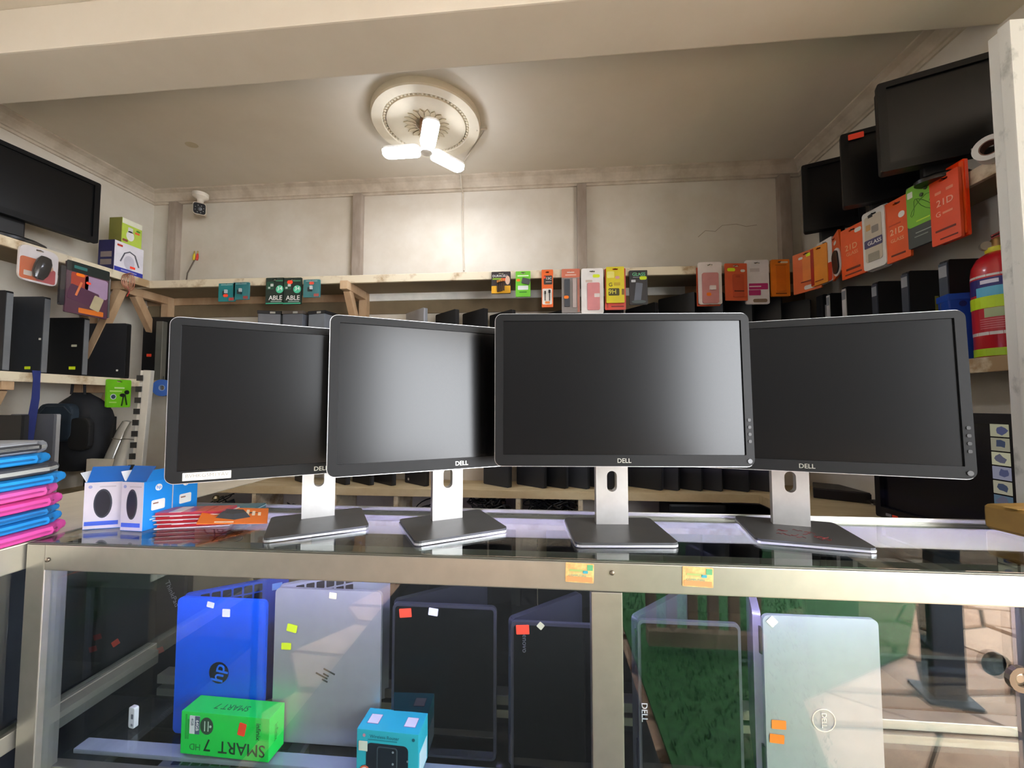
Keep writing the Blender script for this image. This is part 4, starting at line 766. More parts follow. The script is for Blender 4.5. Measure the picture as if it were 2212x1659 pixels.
# laptop sleeves stacked on the left showcase
sl_cols = [('pink', '#d8489c'), ('blue', '#1486d2'), ('blue', '#1a78be'), ('pink', '#d8489c'), ('pink', '#e05aa8'), ('blue', '#1690de'), ('grey', '#3a3c42'), ('blue', '#1690de'), ('grey', '#3a3c42')]
names_ = ['pink laptop sleeve at the bottom of the stack', 'blue laptop sleeve second from the bottom of the stack', 'blue laptop sleeve third from the bottom of the stack', 'pink laptop sleeve fourth from the bottom, below the other pink one', 'pink laptop sleeve directly under a blue one in mid-stack', 'blue laptop sleeve under the lower grey one', 'dark grey laptop sleeve with pale piping, lower of the two', 'blue laptop sleeve between the two grey ones', 'grey laptop sleeve with pale piping on top of the stack']
z = ZT + .001; rs = random.Random(11)
for k, (nm, hx) in enumerate(sl_cols):
    th = (.023, .021, .017, .023, .024, .022, .023, .022, .026)[k]
    ends = (.828, .822, .815, .818, .81, .822, .808, .795, .788)[k]
    t = thing('laptop_sleeve', names_[k], 'sleeve', (XA + .012 - .155 - rs.uniform(0, .006), .70, z), rs.uniform(-.025, .025), 'laptop sleeves stacked on the left showcase')
    NX, NY = 16, 22; vs = []; fs = []
    W2, y0_, y1_ = .155, -.34, ends - .70
    def surf(u, v, s):
        P = rrect(2 * W2, y1_ - y0_, .03)
        x = -W2 + 2 * W2 * u; y = y0_ + (y1_ - y0_) * v
        rnd_ = lambda dd: math.sqrt(max(0, 1 - (1 - min(1, dd / .012)) ** 2))
        e = min(rnd_(min(u, 1 - u) * 2 * W2), rnd_(min(v, 1 - v) * (y1_ - y0_)))
        cr = 0
        if u > .85 and v > .88: cr = ((u - .85) / .15) * ((v - .88) / .12) * .03
        wav = .0022 * math.sin(9 * v + 1) + .0016 * math.sin(17 * v + 5 * u)
        return (x - cr, y - cr, th / 2 + s * (th / 2 - .0006) * (.12 + .88 * e) + wav)
    for s in (1, -1): vs += [surf(.5 - .5 * math.cos(PI * i / NX), .5 - .5 * math.cos(PI * j / NY), s) for j in range(NY + 1) for i in range(NX + 1)]
    n1 = (NX + 1) * (NY + 1); q = lambda i, j: j * (NX + 1) + i
    for j in range(NY):
        for i in range(NX): fs += [(q(i, j), q(i + 1, j), q(i + 1, j + 1), q(i, j + 1)), (n1 + q(i, j), n1 + q(i, j + 1), n1 + q(i + 1, j + 1), n1 + q(i + 1, j))]
    bd = [(i, 0) for i in range(NX)] + [(NX, j) for j in range(NY)] + [(i, NY) for i in range(NX, 0, -1)] + [(0, j) for j in range(NY, 0, -1)]
    for a_, b_ in zip(bd, bd[1:] + bd[:1]): fs.append((q(*a_), q(*b_), n1 + q(*b_), n1 + q(*a_)))
    top_c = '#8f949c' if nm == 'grey' else hx
    build('cover', MB().add(vs, fs), C(top_c if k == 8 else hx, .75, var=.12, scale=30, bump=.3), t, smooth=True)
    if nm == 'grey':
        for s in (1, -1):
            pts = [Vector(surf(u, v, s * .9)) + Vector((.001, 0, 0)) for u, v in [(1, j / 24) for j in range(25)] + [(1 - i / 10, 1) for i in range(1, 11)]]
            build('piping', MB().tube(pts, .0028, 5), C('#a9aca8', .6), t)
        if k == 8: build('side_panel', MB().tube([Vector(surf(1, j / 24, 0)) + Vector((-.003, 0, 0)) for j in range(25)], .0075, 6), C('#33353a', .8), t)
    else:
        build('zip', MB().tube([Vector(surf(1, j / 20, 0)) + Vector((.0005, 0, 0)) for j in range(21)], .0022, 5), C({'pink': '#b03a80', 'blue': '#0f62a0'}[nm], .6), t)
    z += th

# mouse boxes on the showcase
BLUEB = C('#1d86d8', .45, var=.04)
def mouse_box(lab, px, py, rz, w_, d_, h_, open_top, side_prints):
    p_ = at_z(px, py, ZT + .003); t = thing('mouse_box', lab, 'box', p_, rz, 'blue mouse boxes')
    build('carton', MB().box(-w_ / 2, w_ / 2, 0, d_, 0, h_), BLUEB, t, bevel=.0008)
    f = build('front_print', MB().box(-w_ / 2 + .0006, w_ / 2 - .0006, -.0006, 0, .001, h_ - .0006), C('#cfcbd2', .4), t)
    build('blue_stripe', MB().box(-w_ / 2 + .003, w_ / 2 - .006, -.001, -.0006, .008, .017), C('#4a6ad0', .5), f)
    build('mouse_window', MB().prism(ell(w_ * .48, h_ * .62, 0, h_ * .54, 28), -.0012, -.0006), C('#3b434a', .35), f)
    build('mouse', MB().prism(ell(w_ * .4, h_ * .55, 0, h_ * .54, 28), -.0016, -.0012), C('#23292e', .35), f)
    build('logo', MB().prism(ell(.007, .007, -w_ * .34, h_ * .9), -.001, -.0006), C('#8f9ac4', .5), f); build('header_line', MB().plate(.03, .0025, .0004, .001), C('#b5b2b9', .5), f, (.008, -.0009, h_ * .9))
    if side_prints:
        for y_ in side_prints:
            c_ = build('round_logo', MB().prism(ell(.015, .015), -.0006, 0), WHITE, t, (w_ / 2 + .0001, y_, h_ * .84), (0, 0, PI / 2)); text('hp', .011, BLUEB, c_, (0, -.0008, .0005), bold=True)
            l_ = build('label', MB().plate(.03, .022, .0006, .003), C('#e4e2dc', .5), t, (w_ / 2 + .0004, y_, h_ * .48), (0, 0, PI / 2)); build('label_print', MB().plate(.012, .003, .0004, .001), C('#8d6a5c', .6), l_, (-.006, -.0005, .004))
            build('print_line', MB().plate(.035, .003, .0006, .001), C('#a9d4f0', .5), t, (w_ / 2 + .0004, y_, h_ * .2), (0, 0, PI / 2))
    if open_top:
        fl = build('flap', MB().box(-w_ / 2, w_ / 2, 0, .0012, 0, .036), C('#1560b4', .5), t, (0, d_ * .12, h_ - .001), (-.45, 0, .0)); build('flap', MB().box(0, .0012, 0, d_ * .8, 0, .032), BLUEB, t, (w_ / 2 - .001, .004, h_ - .001), (0, .55, 0))
        build('flap', MB().box(-.0012, 0, 0, d_ * .7, 0, .025), C('#d9dde2', .5), t, (-w_ / 2 + .001, .006, h_ - .001), (0, -.5, 0))
    else:
        build('flap', MB().box(-w_ / 2, w_ / 2, 0, .0012, 0, .036), BLUEB, t, (0, d_ * .95, h_ - .001), (-.9, 0, 0)); build('flap_slot', MB().plate(.02, .004, .0006, .002), C('#e8ecf0', .5), t, (.0, d_ * .95 + .022, h_ + .016), (-.9, 0, 0))
mouse_box('open blue and white mouse box beside the laptop sleeves, left of the other boxes', 220, 1142, .35, .07, .058, .103, True, None)
mouse_box('blue and white mouse box in the middle of the three with its side showing', 283, 1147, -.05, .056, .064, .106, True, (.032,))
p2 = at_z(283, 1147, ZT + .003); p2 = p2 + Vector((-math.sin(-.05), math.cos(-.05), 0)) * .067
t_px = 1106
def place_box3():
    lab = 'blue mouse box hindmost of the three, touching the middle one'
    mouse_box(lab, 284, 1147, -.05, .056, .062, .104, False, (.03,)); o = [q for q in bpy.data.objects if q.get('label') == lab][0]; o.location = p2
place_box3()
# cards and packs lying on the glass
zz = ZT + .003
for k, (lab, px, py, rz, w_, d_) in enumerate((('lowest red memory card pack in the small pile on the showcase', 432, 1131, .28, .15, .06), ('red memory card pack second in the small pile', 430, 1131, .24, .15, .06), ('red memory card pack third in the small pile', 428, 1131, .26, .15, .06), ('topmost red memory card pack with a purple sheen', 426, 1131, .22, .15, .06))):
    p_ = at_z(px, py, ZT + .003); t = thing('card_pack', lab, 'pack', (p_.x, p_.y, zz), rz, 'red card packs on the showcase')
    build('backing', MB().box(-w_ / 2, w_ / 2, -d_ / 2, d_ / 2, 0, .0016), C('#e0cfc6', .5), t); build('red_tray', MB().box(-w_ / 2 + .004, w_ / 2 - .004, -d_ / 2 + .003, d_ / 2 - .003, .0016, .0075), C('#a8242c' if k < 3 else '#b0384c', .3, coat=.4), t, bevel=.001)
    for u in (-.03, .02, .05): build('memory_card', MB().box(u - .012, u + .012, -d_ / 2 + .001, d_ / 2 - .012, .0076, .0086), C('#d9c2b8' if u < 0 else '#c95a4a', .4), t)
    zz += .0088
p_ = at_z(470, 1108, ZT + .01); t = thing('flat_case', 'flat teal plastic case lying behind the red packs on the showcase', 'case', (p_.x, p_.y, ZT + .003), .2)
build('body', MB().box(-.09, .09, -.05, .05, 0, .018), C('#4a7884', .35, coat=.4), t, bevel=.004); build('edge', MB().box(-.0905, .0905, -.0505, .0505, .012, .0145), C('#a3c2c8', .3), t); build('ridge', MB().box(-.08, .08, -.012, -.008, .018, .0188), C('#5f8e9a', .4), t); build('ridge', MB().box(-.08, .08, .012, .016, .018, .0188), C('#5f8e9a', .4), t)
p_ = at_z(508, 1124, ZT + .012); t = thing('adapter_card', 'orange card with a dark adapter lying on the showcase by the left monitor', 'card', (p_.x, p_.y, ZT + .022), .62); t.rotation_euler = (.13, .14, .62)
build('card', MB().box(-.065, .065, -.048, .048, 0, .0012), C('#e8741a', .45), t); build('adapter', MB().add([(-.036, -.014, .0012), (.0, -.026, .0012), (.03, -.01, .0012), (.02, .018, .0012), (-.026, .022, .0012), (-.028, -.01, .011), (-.002, -.018, .011), (.02, -.006, .011), (.013, .012, .011), (-.02, .015, .011)], [(5, 6, 7, 8, 9), (0, 1, 6, 5), (1, 2, 7, 6), (2, 3, 8, 7), (3, 4, 9, 8), (4, 0, 5, 9)]), C('#3a3c40', .35), t)
for k in range(3): build('white_print', MB().box(.02 + k * .012, .026 + k * .012, .0, .036 - k * .008, .0012, .0015), C('#f2d9bc', .5), t)
build('white_print', MB().box(-.035, .0, -.042, -.036, .0012, .0015), C('#f2d9bc', .5), t); build('shadow_piece', MB().add([(.022, .01, .0013), (.05, .02, .0013), (.028, .022, .0013)], [(0, 1, 2)]), C('#5a4030', .5), t)

# ================================================================ CABLE BINS UNDER THE LOWER SHELF
def cable_pile(lab, px0, px1, top, seed, col, n=40, r=.004):
    a, b = at_y(px0, 1100, YS + .1), at_y(px1, 1100, YS + .1); tz = at_y((px0 + px1) / 2, top, YS + .1).z; z0 = .386
    t = thing('cable_pile', lab, 'cables', ((a.x + b.x) / 2, YS + .13, z0), 0, 'cable piles in the bins'); w_ = (b.x - a.x) / 2 - .01; H = tz - z0; g = random.Random(seed)
    m = MB(); m2 = MB()
    for k in range(n):
        cx, cy, cz = g.uniform(-w_ * .7, w_ * .7), g.uniform(-.08, .07), g.uniform(.03, max(.05, H - .04)); rx, ry, rz = min(w_ * .45, g.uniform(.02, .07)), g.uniform(.01, .04), g.uniform(.01, .035); ph = g.uniform(0, 6)
        (m if k % 4 else m2).tube([(cx + rx * math.cos(q_), cy + ry * math.sin(q_ * 1.3 + ph), max(.004, min(H, cz + rz * math.sin(q_ + ph)))) for q_ in [i * .5 for i in range(14)]], r, 5)
    build('cords', m, C(col, .5, var=.3), t, kind='stuff'); build('grey_cords', m2, C('#3d3b38', .5, var=.3), t, kind='stuff')
    ad = None
    for k in range(4): build('adapter_brick', MB().box(-.03, .03, -.02, .02, -.014, .014), C('#101012', .5), t, (g.uniform(-w_ * .6, w_ * .6), g.uniform(-.07, .02), H * g.uniform(.4, .8)), (g.uniform(-.4, .4), g.uniform(-.4, .4), g.uniform(0, 3)), bevel=.003)
    return t
c1 = cable_pile('pile of cables with a shiny round fitting in the leftmost bin', 445, 540, 1066, 1, '#2a2620', 26)
build('chrome_ball', MB().lathe([(.001, -.02), (.014, -.014), (.02, 0), (.014, .014), (.001, .02)], 16), C('#cfc8b0', .15, .9), c1, (-.02, -.1, .28), smooth=True)
cable_pile('small pile of black chargers in the bin second from the left', 592, 715, 1082, 2, '#141414', 22)
cable_pile('brownish cable pile in the shaded bin between the two left monitors', 760, 848, 1092, 3, '#4a4038', 20)
cable_pile('black leads with upright plugs in the bin left of the second monitor stand', 880, 1010, 1080, 4, '#111111', 26)
cable_pile('dense black cable pile in the bin right of the second monitor stand', 1006, 1112, 1058, 5, '#0c0c0e', 70)
cable_pile('dense black cable tangle in the bin before the third monitor stand', 1128, 1248, 1058, 6, '#0c0c0e', 80)
p_ = at_y(1498, 1084, YS + .08); t = thing('printer', 'black printer with a pale front panel under the lower back shelf', 'printer', (p_.x, YS + .12, .386)); hh = p_.z - .386
build('body', MB().box(-.15, .15, -.1, .1, 0, hh), C('#111214', .45), t, bevel=.012); build('front_panel', MB().box(-.12, .135, -.106, -.1, .0, hh * .72), C('#b9bcc4', .45), t, bevel=.003); build('red_mark', MB().plate(.018, .014, .001, .002), C('#c23a3a', .5), t, (-.085, -.107, hh * .62)); build('tray', MB().box(-.12, .12, -.13, -.1, .005, .02), C('#1a1b1e', .5), t)
p_ = at_y(1618, 1103, YS + .08); t = thing('flat_device', 'flat black device beside the printer under the lower back shelf', 'device', (p_.x, YS + .12, .386)); build('body', MB().box(-.13, .13, -.1, .1, 0, p_.z - .386), C('#0e0f11', .4), t, bevel=.008); build('lid_line', MB().box(-.128, .128, -.102, -.1, p_.z - .41, p_.z - .406), C('#2c2d30', .4), t)

# ================================================================ RIGHT SIDE
ex = at_x(2150, 775, XRS + .07)
ey = ex.y
t = thing('fire_extinguisher', 'red fire extinguisher with yellow-green bands on the right shelf', 'extinguisher', (XRS + .06, ey - .035, ZM + .001), -.78)
RX = .062
build('cylinder', MB().lathe([(RX * .9, 0), (RX, .008), (RX, .27), (RX * .95, .295), (RX * .75, .322), (RX * .42, .338), (RX * .3, .342)], 40), C('#c01826', .28, coat=.5, var=.05), t, smooth=True)
build('foot_band', MB().lathe([(RX * 1.01, .004), (RX * 1.012, .028)], 40), C('#a8cc20', .5), t)
def wrap(name, a0, a1, z0, z1, rad, mat, par):
    n_ = 12; vs = [(rad * math.sin(a0 + (a1 - a0) * k / n_), -rad * math.cos(a0 + (a1 - a0) * k / n_), z) for z in (z0, z1) for k in range(n_ + 1)]
    vs += [(x * .985, y * .985, z) for x, y, z in vs]; M_ = n_ + 1
    return build(name, MB().add(vs, [(k, k + 1, k + 1 + M_, k + M_) for k in range(n_)] + [(2 * M_ + k + 1, 2 * M_ + k, 2 * M_ + k + M_, 2 * M_ + k + 1 + M_) for k in range(n_)]), mat, par)
wrap('yellow_band', -1.5, 1.6, .155, .192, RX * 1.035, C('#bfe01e', .5), t)
wrap('label_frame', -1.5, 1.25, .07, .262, RX * 1.006, C('#d9d4d0', .5), t); wrap('label_field', -1.5, 1.1, .08, .255, RX * 1.012, C('#b41c2c', .45), t); wrap('label_header', -1.4, .95, .2, .25, RX * 1.018, C('#2a2470', .5), t); wrap('label_picture', -.9, .1, .192, .222, RX * 1.024, C('#5fb4d6', .5), t)
wrap('label_word', -.7, -.05, .232, .244, RX * 1.026, C('#d8d4e6', .5), t); wrap('label_tag', -.6, .12, .125, .154, RX * 1.022, C('#a8b48a', .6), t); wrap('label_icon', .22, .55, .13, .152, RX * 1.02, C('#d9b4b4', .5), t)
for k in range(5): wrap('label_line', -.8, .6 - .08 * (k % 2), .09 + k * .007, .0925 + k * .007, RX * 1.018, C('#d07a80', .5), t)
build('neck_ring', MB().lathe([(.026, .338), (.028, .345), (.026, .354)], 20), C('#c9c22a', .5), t, smooth=True); build('valve', MB().lathe([(.018, .352), (.018, .372), (.012, .385)], 16), C('#a8875a', .35, .7), t, smooth=True)
build('handle', MB().beam((-.012, 0, .383), (.085, 0, .41), .02, .006), C('#9a1420', .4), t, bevel=.002); build('lever', MB().beam((-.012, 0, .392), (.075, 0, .435), .018, .005), C('#8a1018', .4), t, bevel=.002)
build('gauge', MB().lathe([(.014, -.006), (.014, .006)], 16), C('#b8b0a0', .3, .6), t, (-.025, -.012, .362), (PI / 2, 0, .4))
p_ = at_x(2096, 605, XRS + .02)
t = thing('file_box', 'bright blue plastic file box beside the fire extinguisher', 'box', (XRS + .06, ey + .075, ZM + .001), -.3)
build('body', MB().box(-.055, .055, -.03, .03, 0, .23), C('#123f9c', .45), t, bevel=.005); build('lip', MB().box(-.058, .058, -.033, .033, .21, .232), C('#1848a8', .45), t, bevel=.003); build('finger_hole', MB().prism(ell(.02, .02, -.02, .195), -.0334, -.033), C('#0a1f5c', .5), t); build('finger_hole', MB().prism(ell(.014, .014, -.02, .03), -.0314, -.0305), C('#0a1f5c', .5), t)
# large black screen with a strip of camera pictures at the far right
t = thing('cctv_monitor', 'wide black screen with a column of small camera pictures at the far right', 'monitor', (1.3, 1.44, ZL + .002), -PI / 2 + .06)
WM, HM = .46, .40
fr_ = build('frame', MB().ring(rrect(WM, HM, .008, 0, HM / 2 + .05), rrect(WM - .045, HM - .07, .002, 0, HM / 2 + .055), -.02, .001), C('#0c0b12', .35), t)
build('shell', MB().plate(WM - .01, HM - .01, .03, .008, 0, HM / 2 + .05, .017), C('#0e0d12', .5), t)
build('screen', MB().plate(WM - .044, HM - .069, .002, .001, 0, HM / 2 + .055, -.004), C('#0b0a14', .25), t)
for k in range(8):
    th_ = build('thumbnail', MB().plate(.045, .037, .0008, .001), emit('cctv_picture_%d' % k, ('#b9b79a', '#a8a48e', '#c9c6a8', '#9a9aae', '#b5b09a', '#5f7486', '#c2bda0', '#aaa88c')[k], .3), t, (WM / 2 - .058, -.0056, HM + .002 - k * .041))
    sh_ = random.Random(k); build('thumbnail_shape', MB().prism([(sh_.uniform(.7, 1.2) * .014 * math.cos(a_), sh_.uniform(.6, 1.3) * .013 * math.sin(a_)) for a_ in [i * PI / 4 for i in range(8)]], -.0004, 0), emit('cctv_dark_%d' % k, ('#6a6f96', '#55607a', '#7a7a8e')[k % 3], .22), th_, (.006 - .004 * (k % 3), -.0005, .002 * (k % 2)))
for x_ in (-.15, .04): build('red_sticker', MB().plate(.022, .01, .0006, .002), STK, fr_, (x_, -.0206, .066)); build('grey_sticker', MB().plate(.022, .01, .0006, .002), GREYP, fr_, (x_ - .026, -.0206, .066))
build('stand', MB().box(-.1, .1, -.03, .06, -.001, .012), C('#111114', .4), t, bevel=.003); build('neck', MB().box(-.04, .04, .01, .04, .01, .12), C('#111114', .4), t, bevel=.003)
bdp = at_x(2178, 1000, 1.5); t = thing('side_board', 'narrow grey board standing upright behind the far right monitor', 'board', (1.5, 1.24, ZL + .001)); build('plank', MB().box(-.012, .012, -.02, .02, 0, .42), C('#7d6f5c', .7), t, bevel=.002); build('end_cap', MB().box(-.013, .013, -.021, .021, .42, .426), C('#6a5d4c', .7), t)
# open laptop, recorder, router and leads on the lower right shelf
a = at_z(1845, 1082, ZL); t = thing('video_recorder', 'flat black video recorder on the lower right shelf', 'recorder', (a.x, a.y + .06, ZL + .001), -.55)
build('case', MB().box(-.13, .13, -.09, .09, 0, .05), C('#141316', .45), t, bevel=.003); build('front', MB().box(-.128, .128, -.094, -.09, .004, .046), C('#0a0a0c', .3), t); build('top_plate', MB().box(-.127, .127, -.087, .087, .05, .0515), C('#3f3c36', .5, .3), t)
a = at_z(1880, 1052, ZL + .05); t = thing('router', 'white router standing behind the black recorder', 'router', (a.x, a.y + .02, ZL + .001), -.4)
build('case', MB().box(-.1, .1, -.02, .02, 0, .1), C('#c9ccd2', .45), t, bevel=.006); build('side_tab', MB().box(.1, .115, -.03, .02, 0, .095), C('#dcdee2', .45), t, bevel=.003); build('logo_mark', MB().prism(ell(.02, .012, 0, .08), -.0206, -.02), C('#7f848c', .5), t)
a = at_z(1935, 1098, ZL); t = thing('lead_bundle', 'black leads with yellow plugs lying on the lower right shelf', 'cables', (a.x, a.y, ZL + .001))
g = random.Random(9); m = MB()
for k in range(14): m.tube([(g.uniform(-.02, .02) + .07 * math.cos(i * .6 + k), .05 * math.sin(i * .6 + k * 2), .006 + .018 * abs(math.sin(i * .5 + k))) for i in range(12)], .004, 5)
build('cords', m, C('#1a1613', .5), t, kind='stuff')
for k, (x_, y_) in enumerate(((-.02, .03), (-.015, .0), (-.05, .03))): build('yellow_plug', MB().tube([(x_, y_, .035), (x_ + .03, y_ - .006, .032)], [.005, .006], 8), C('#d9b81a', .5), t)
bx_ = at_z(2170, 1160, ZT + .003); t = thing('cardboard_box', 'crumpled yellow-brown cardboard packet on the right end of the showcase', 'box', (1.04, .95, ZT + .004), .15)
m = MB().box(-.06, .06, -.05, .05, 0, .055); build('packet', m, C('#8f6f30', .8, var=.25, scale=8, bump=.4), t, bevel=.016, seg=3); build('tape_strip', MB().box(-.061, .061, -.012, .012, .0548, .0556), C('#a8823a', .3), t)

# ================================================================ INSIDE THE SHOWCASE
KEYC = C('#1b1c20', .5)
def tent(lab, tl, tr_, d, h_, lidm, basem, open_a, front='lid', extra=None, z0=None, kb=True, thick=.008, glossy=None, basew=None, yaw0=None):
    """laptop standing on its side edge, opened like a book; hinge on the left, lid towards the street"""
    a, b = at_y(tl[0], tl[1], d), at_y(tr_[0], tr_[1], d); w_ = b.x - a.x
    z_ = ZG + .001 if z0 is None else z0; H = a.z - z_
    t = thing('laptop', lab, 'laptop', (a.x, d, z_), yaw0 or 0.0, 'laptops displayed inside the showcase')
    ld_ = build('lid', MB().plate(w_, H, thick, .011, w_ / 2, H / 2, 0), lidm, t)
    bs = build('base', MB().plate(basew or w_, H - .004, .014, .009, (basew or w_) / 2, H / 2, .007), basem, t, (.002, .008, 0), (0, 0, open_a))
    for z in (.16, .84): build('hinge', MB().tube([(.003, .006, H * z - .025), (.003, .006, H * z + .025)], .0065, 10), C('#4a4d55', .35, .6), t)
    if front == 'lid' and kb:
        kd = None
        for r_ in range(6):
            for c_ in range(4):
                L = (.04 + r_ * .021, -.0004, H - .016 - c_ * .021)
                if kd is None: o = build('key', MB().plate(.017, .017, .0012, .002), KEYC, bs, L); kd = o.data
                else: link('key', kd, None, bs, L)
        build('touch_sticker', MB().plate(.022, .016, .0006, .001), C('#7fb4ea', .5), bs, (.185, -.0006, H - .022))
    if front == 'screen':
        build('screen', MB().plate(w_ - .012, H - .012, .0016, .006, w_ / 2, H / 2, -thick / 2 - .0008), glossy, ld_)
    if extra: extra(ld_, bs, w_, H, -thick / 2 - .0006)
    return t
def stick(par, u, v, w_, H, y, m_, dw=.022, dh=.015, rot=0): build('price_sticker', MB().plate(dw, dh, .0006, .0015), m_, par, (u * w_, y - .0005, v * H), (0, rot, 0))
def x_blue(l, b, w_, H, y):
    dsk = build('emblem', MB().prism(ell(.046, .046), -.0006, 0), C('#15181c', .35), l, (w_ * .5, y, H * .46)); text('hp', .04, C('#1a66d8', .4), dsk, (0, -.0012, 0), (PI / 2, -PI / 2 + .15, 0), bold=True)
    stick(l, .38, .955, w_, H, y, C('#dcdad0', .6), .017, .012, .2); stick(l, .56, .9, w_, H, y, C('#e6e3ec', .6), .018, .017)
def x_silv(l, b, w_, H, y):
    for k, (u, v, L) in enumerate(((.5, .47, .028), (.47, .447, .014), (.43, .44, .029), (.46, .41, .014))): build('emblem_bar', MB().plate(L, .0032, .0006, .001), C('#3d4038', .4), l, ((u + .03) * w_, y, v * H), (0, .42, 0))
    stick(l, .17, .74, w_, H, y, YEL, .023, .016, .2); stick(l, .12, .62, w_, H, y, YEL, .022, .014); stick(l, .55, .965, w_, H, y, C('#e6dcb0', .6), .017, .013, .1)
def x_blk(l, b, w_, H, y): stick(l, .13, .94, w_, H, y - .0018, STK, .026, .018, -.1); stick(l, .4, .955, w_, H, y - .0018, C('#dfdcec', .6), .02, .015, .12)
def x_len(l, b, w_, H, y): stick(l, .12, .955, w_, H, y - .0018, STK, .026, .018, -.06); stick(l, .3, .985, w_, H, y - .0018, C('#d6d2a8', .6), .012, .012, .7); text('lenovo', .014, C('#5a5a5e', .5), l, (w_ * .14, y - .0022, H * .87), (PI / 2, PI / 2, 0))
def x_dsc(l, b, w_, H, y): text('DELL', .016, C('#c9c9cc', .4), l, (w_ * .05, y - .0022, H * .44), (PI / 2, PI / 2, 0), bold=True)
def x_dell(l, b, w_, H, y):
    rg = build('emblem', MB().ring(rrect(.042, .042, .0209, 0, 0, 6), rrect(.0385, .0385, .0192, 0, 0, 6), -.0006, 0), C('#e9e9ea', .2, .8), l, (w_ * .5, y, H * .42)); text('DELL', .0125, C('#eeeeee', .2, .8), rg, (0, -.0006, 0), (PI / 2, PI / 2 - .0, 0), bold=True)
    stick(l, .11, .38, w_, H, y, STKO, .026, .016, .02); stick(l, .09, .3, w_, H, y, STKO, .026, .016, .06); stick(l, .08, .965, w_, H, y, C('#d9d4b0', .6), .016, .016, .78)
GLO = C('#060708', .04, 0, .05, 3, spec=.6)
tent('bright blue laptop with a dark round emblem inside the showcase', (388, 1288), (578, 1296), .862, 0, C('#0a56d8', .38, .1, .04), C('#2a4fa8', .45, .2), .6, 'lid', x_blue)
tent('silver laptop with four slanting emblem bars inside the showcase', (598, 1268), (826, 1276), .86, 0, C('#b4b6bb', .36, .6, .03, 40), C('#c4c6cc', .38, .5), .58, 'lid', x_silv)
tent('black tent-folded laptop right of the silver one, red sticker on its screen', (850, 1300), (1073, 1304), .85, 0, C('#3a3b44', .4, .4), C('#23242a', .45, .3), .62, 'screen', x_blk, glossy=GLO)
tent('black folded laptop with a red corner sticker left of the showcase post', (1104, 1340), (1320, 1342), .82, 0, C('#3d3e48', .4, .4), C('#2f303c', .45, .3), .7, 'screen', x_len, glossy=GLO)
tent('black-screened laptop right of the showcase post mirroring the street', (1376, 1336), (1597, 1337), .825, 0, C('#55565c', .4, .4), C('#55585e', .45, .3), .75, 'screen', x_dsc, glossy=GLO)
tent('silver laptop with a round emblem and orange stickers at the right of the showcase', (1645, 1326), (1893, 1331), .83, 0, C('#b2b3b6', .36, .55, .03, 40), C('#b9b3cc', .4, .4), 1.2, 'lid', x_dell, kb=False, basew=.15)
# dark laptops seen in the left showcase
p0_, p1_ = at_y(185, 1234, 1.13), at_y(396, 1245, 1.13)
z_ = .361; t = thing('laptop', 'black laptop lid with red, white and silver stickers at the left of the showcase', 'laptop', ((p0_.x + p1_.x) / 2, 1.14, z_), 0, 'dark laptops at the left of the showcase')
w_, H = p1_.x - p0_.x, p0_.z - z_
l = build('lid', MB().plate(w_, H, .01, .004, 0, H / 2, 0), C('#1d1e23', .45), t); build('base', MB().plate(w_, H, .018, .006, 0, H / 2, .016), C('#16171a', .5), t)
for u, v, m_, r_ in ((-.17, .42, STK, .6), (.28, .38, C('#8f2c2c', .6), .4), (-.36, .46, C('#8f2c2c', .6), .3), (-.4, .36, C('#8f2c2c', .6), .3), (-.12, .1, PAPER, -.2)): build('price_sticker', MB().plate(.026, .016, .0006, .002), m_, l, (u * w_, -.0056, v * H), (0, -r_, 0))
text('ThinkPad', .022, C('#8f9098', .4), l, (.38 * w_, -.0056, .84 * H), (PI / 2, 1.1, 0))
p_ = at_y(270, 1560, 1.12); t = thing('laptop', 'black closed laptop lying low behind the showcase side rail', 'laptop', (-1.27, 1.12, .061), 0, 'dark laptops at the left of the showcase')
build('base', MB().box(-.19, .19, -.12, .12, 0, .02), LD[2], t, bevel=.004); build('lid', MB().box(-.19, .19, -.12, .12, .021, .03), LD[0], t, bevel=.003); build('price_sticker', MB().box(.05, .08, -.1, -.08, .03, .0306), YEL, t)
a_ = -1.10
for k, y_ in enumerate((.56, .6)):
    t = thing('laptop', ('slate laptop on edge inside the left showcase, nearer the corner post', 'dark laptop on edge inside the left showcase behind the slate one')[1 - k], 'laptop', (XA - .16, y_, .361), 0, 'laptops on edge in the left showcase')
    build('lid', MB().plate(.2, .42, .01, .006, 0, .21, -.006), C(('#2a2c36', '#4d4f68')[k], .45), t); build('base', MB().plate(.2, .42, .014, .006, 0, .21, .007), LD[1], t); build('hinge', MB().box(.1, .104, -.004, .01, .04, .2), LD[3], t)
wr = thing('orange_wire', 'thin orange wire inside the left showcase', 'wire', (XA - .06, .5, ZT - .09)); build('wire', MB().tube([(-.02, -.2, .01), (0, -.05, .0), (.004, .02, -.02), (0, .12, -.025), (.004, .2, -.02)], .0018, 5), C('#d9572a', .5), wr); build('clip', MB().box(-.006, .006, .19, .21, -.026, -.012), BLACK, wr)
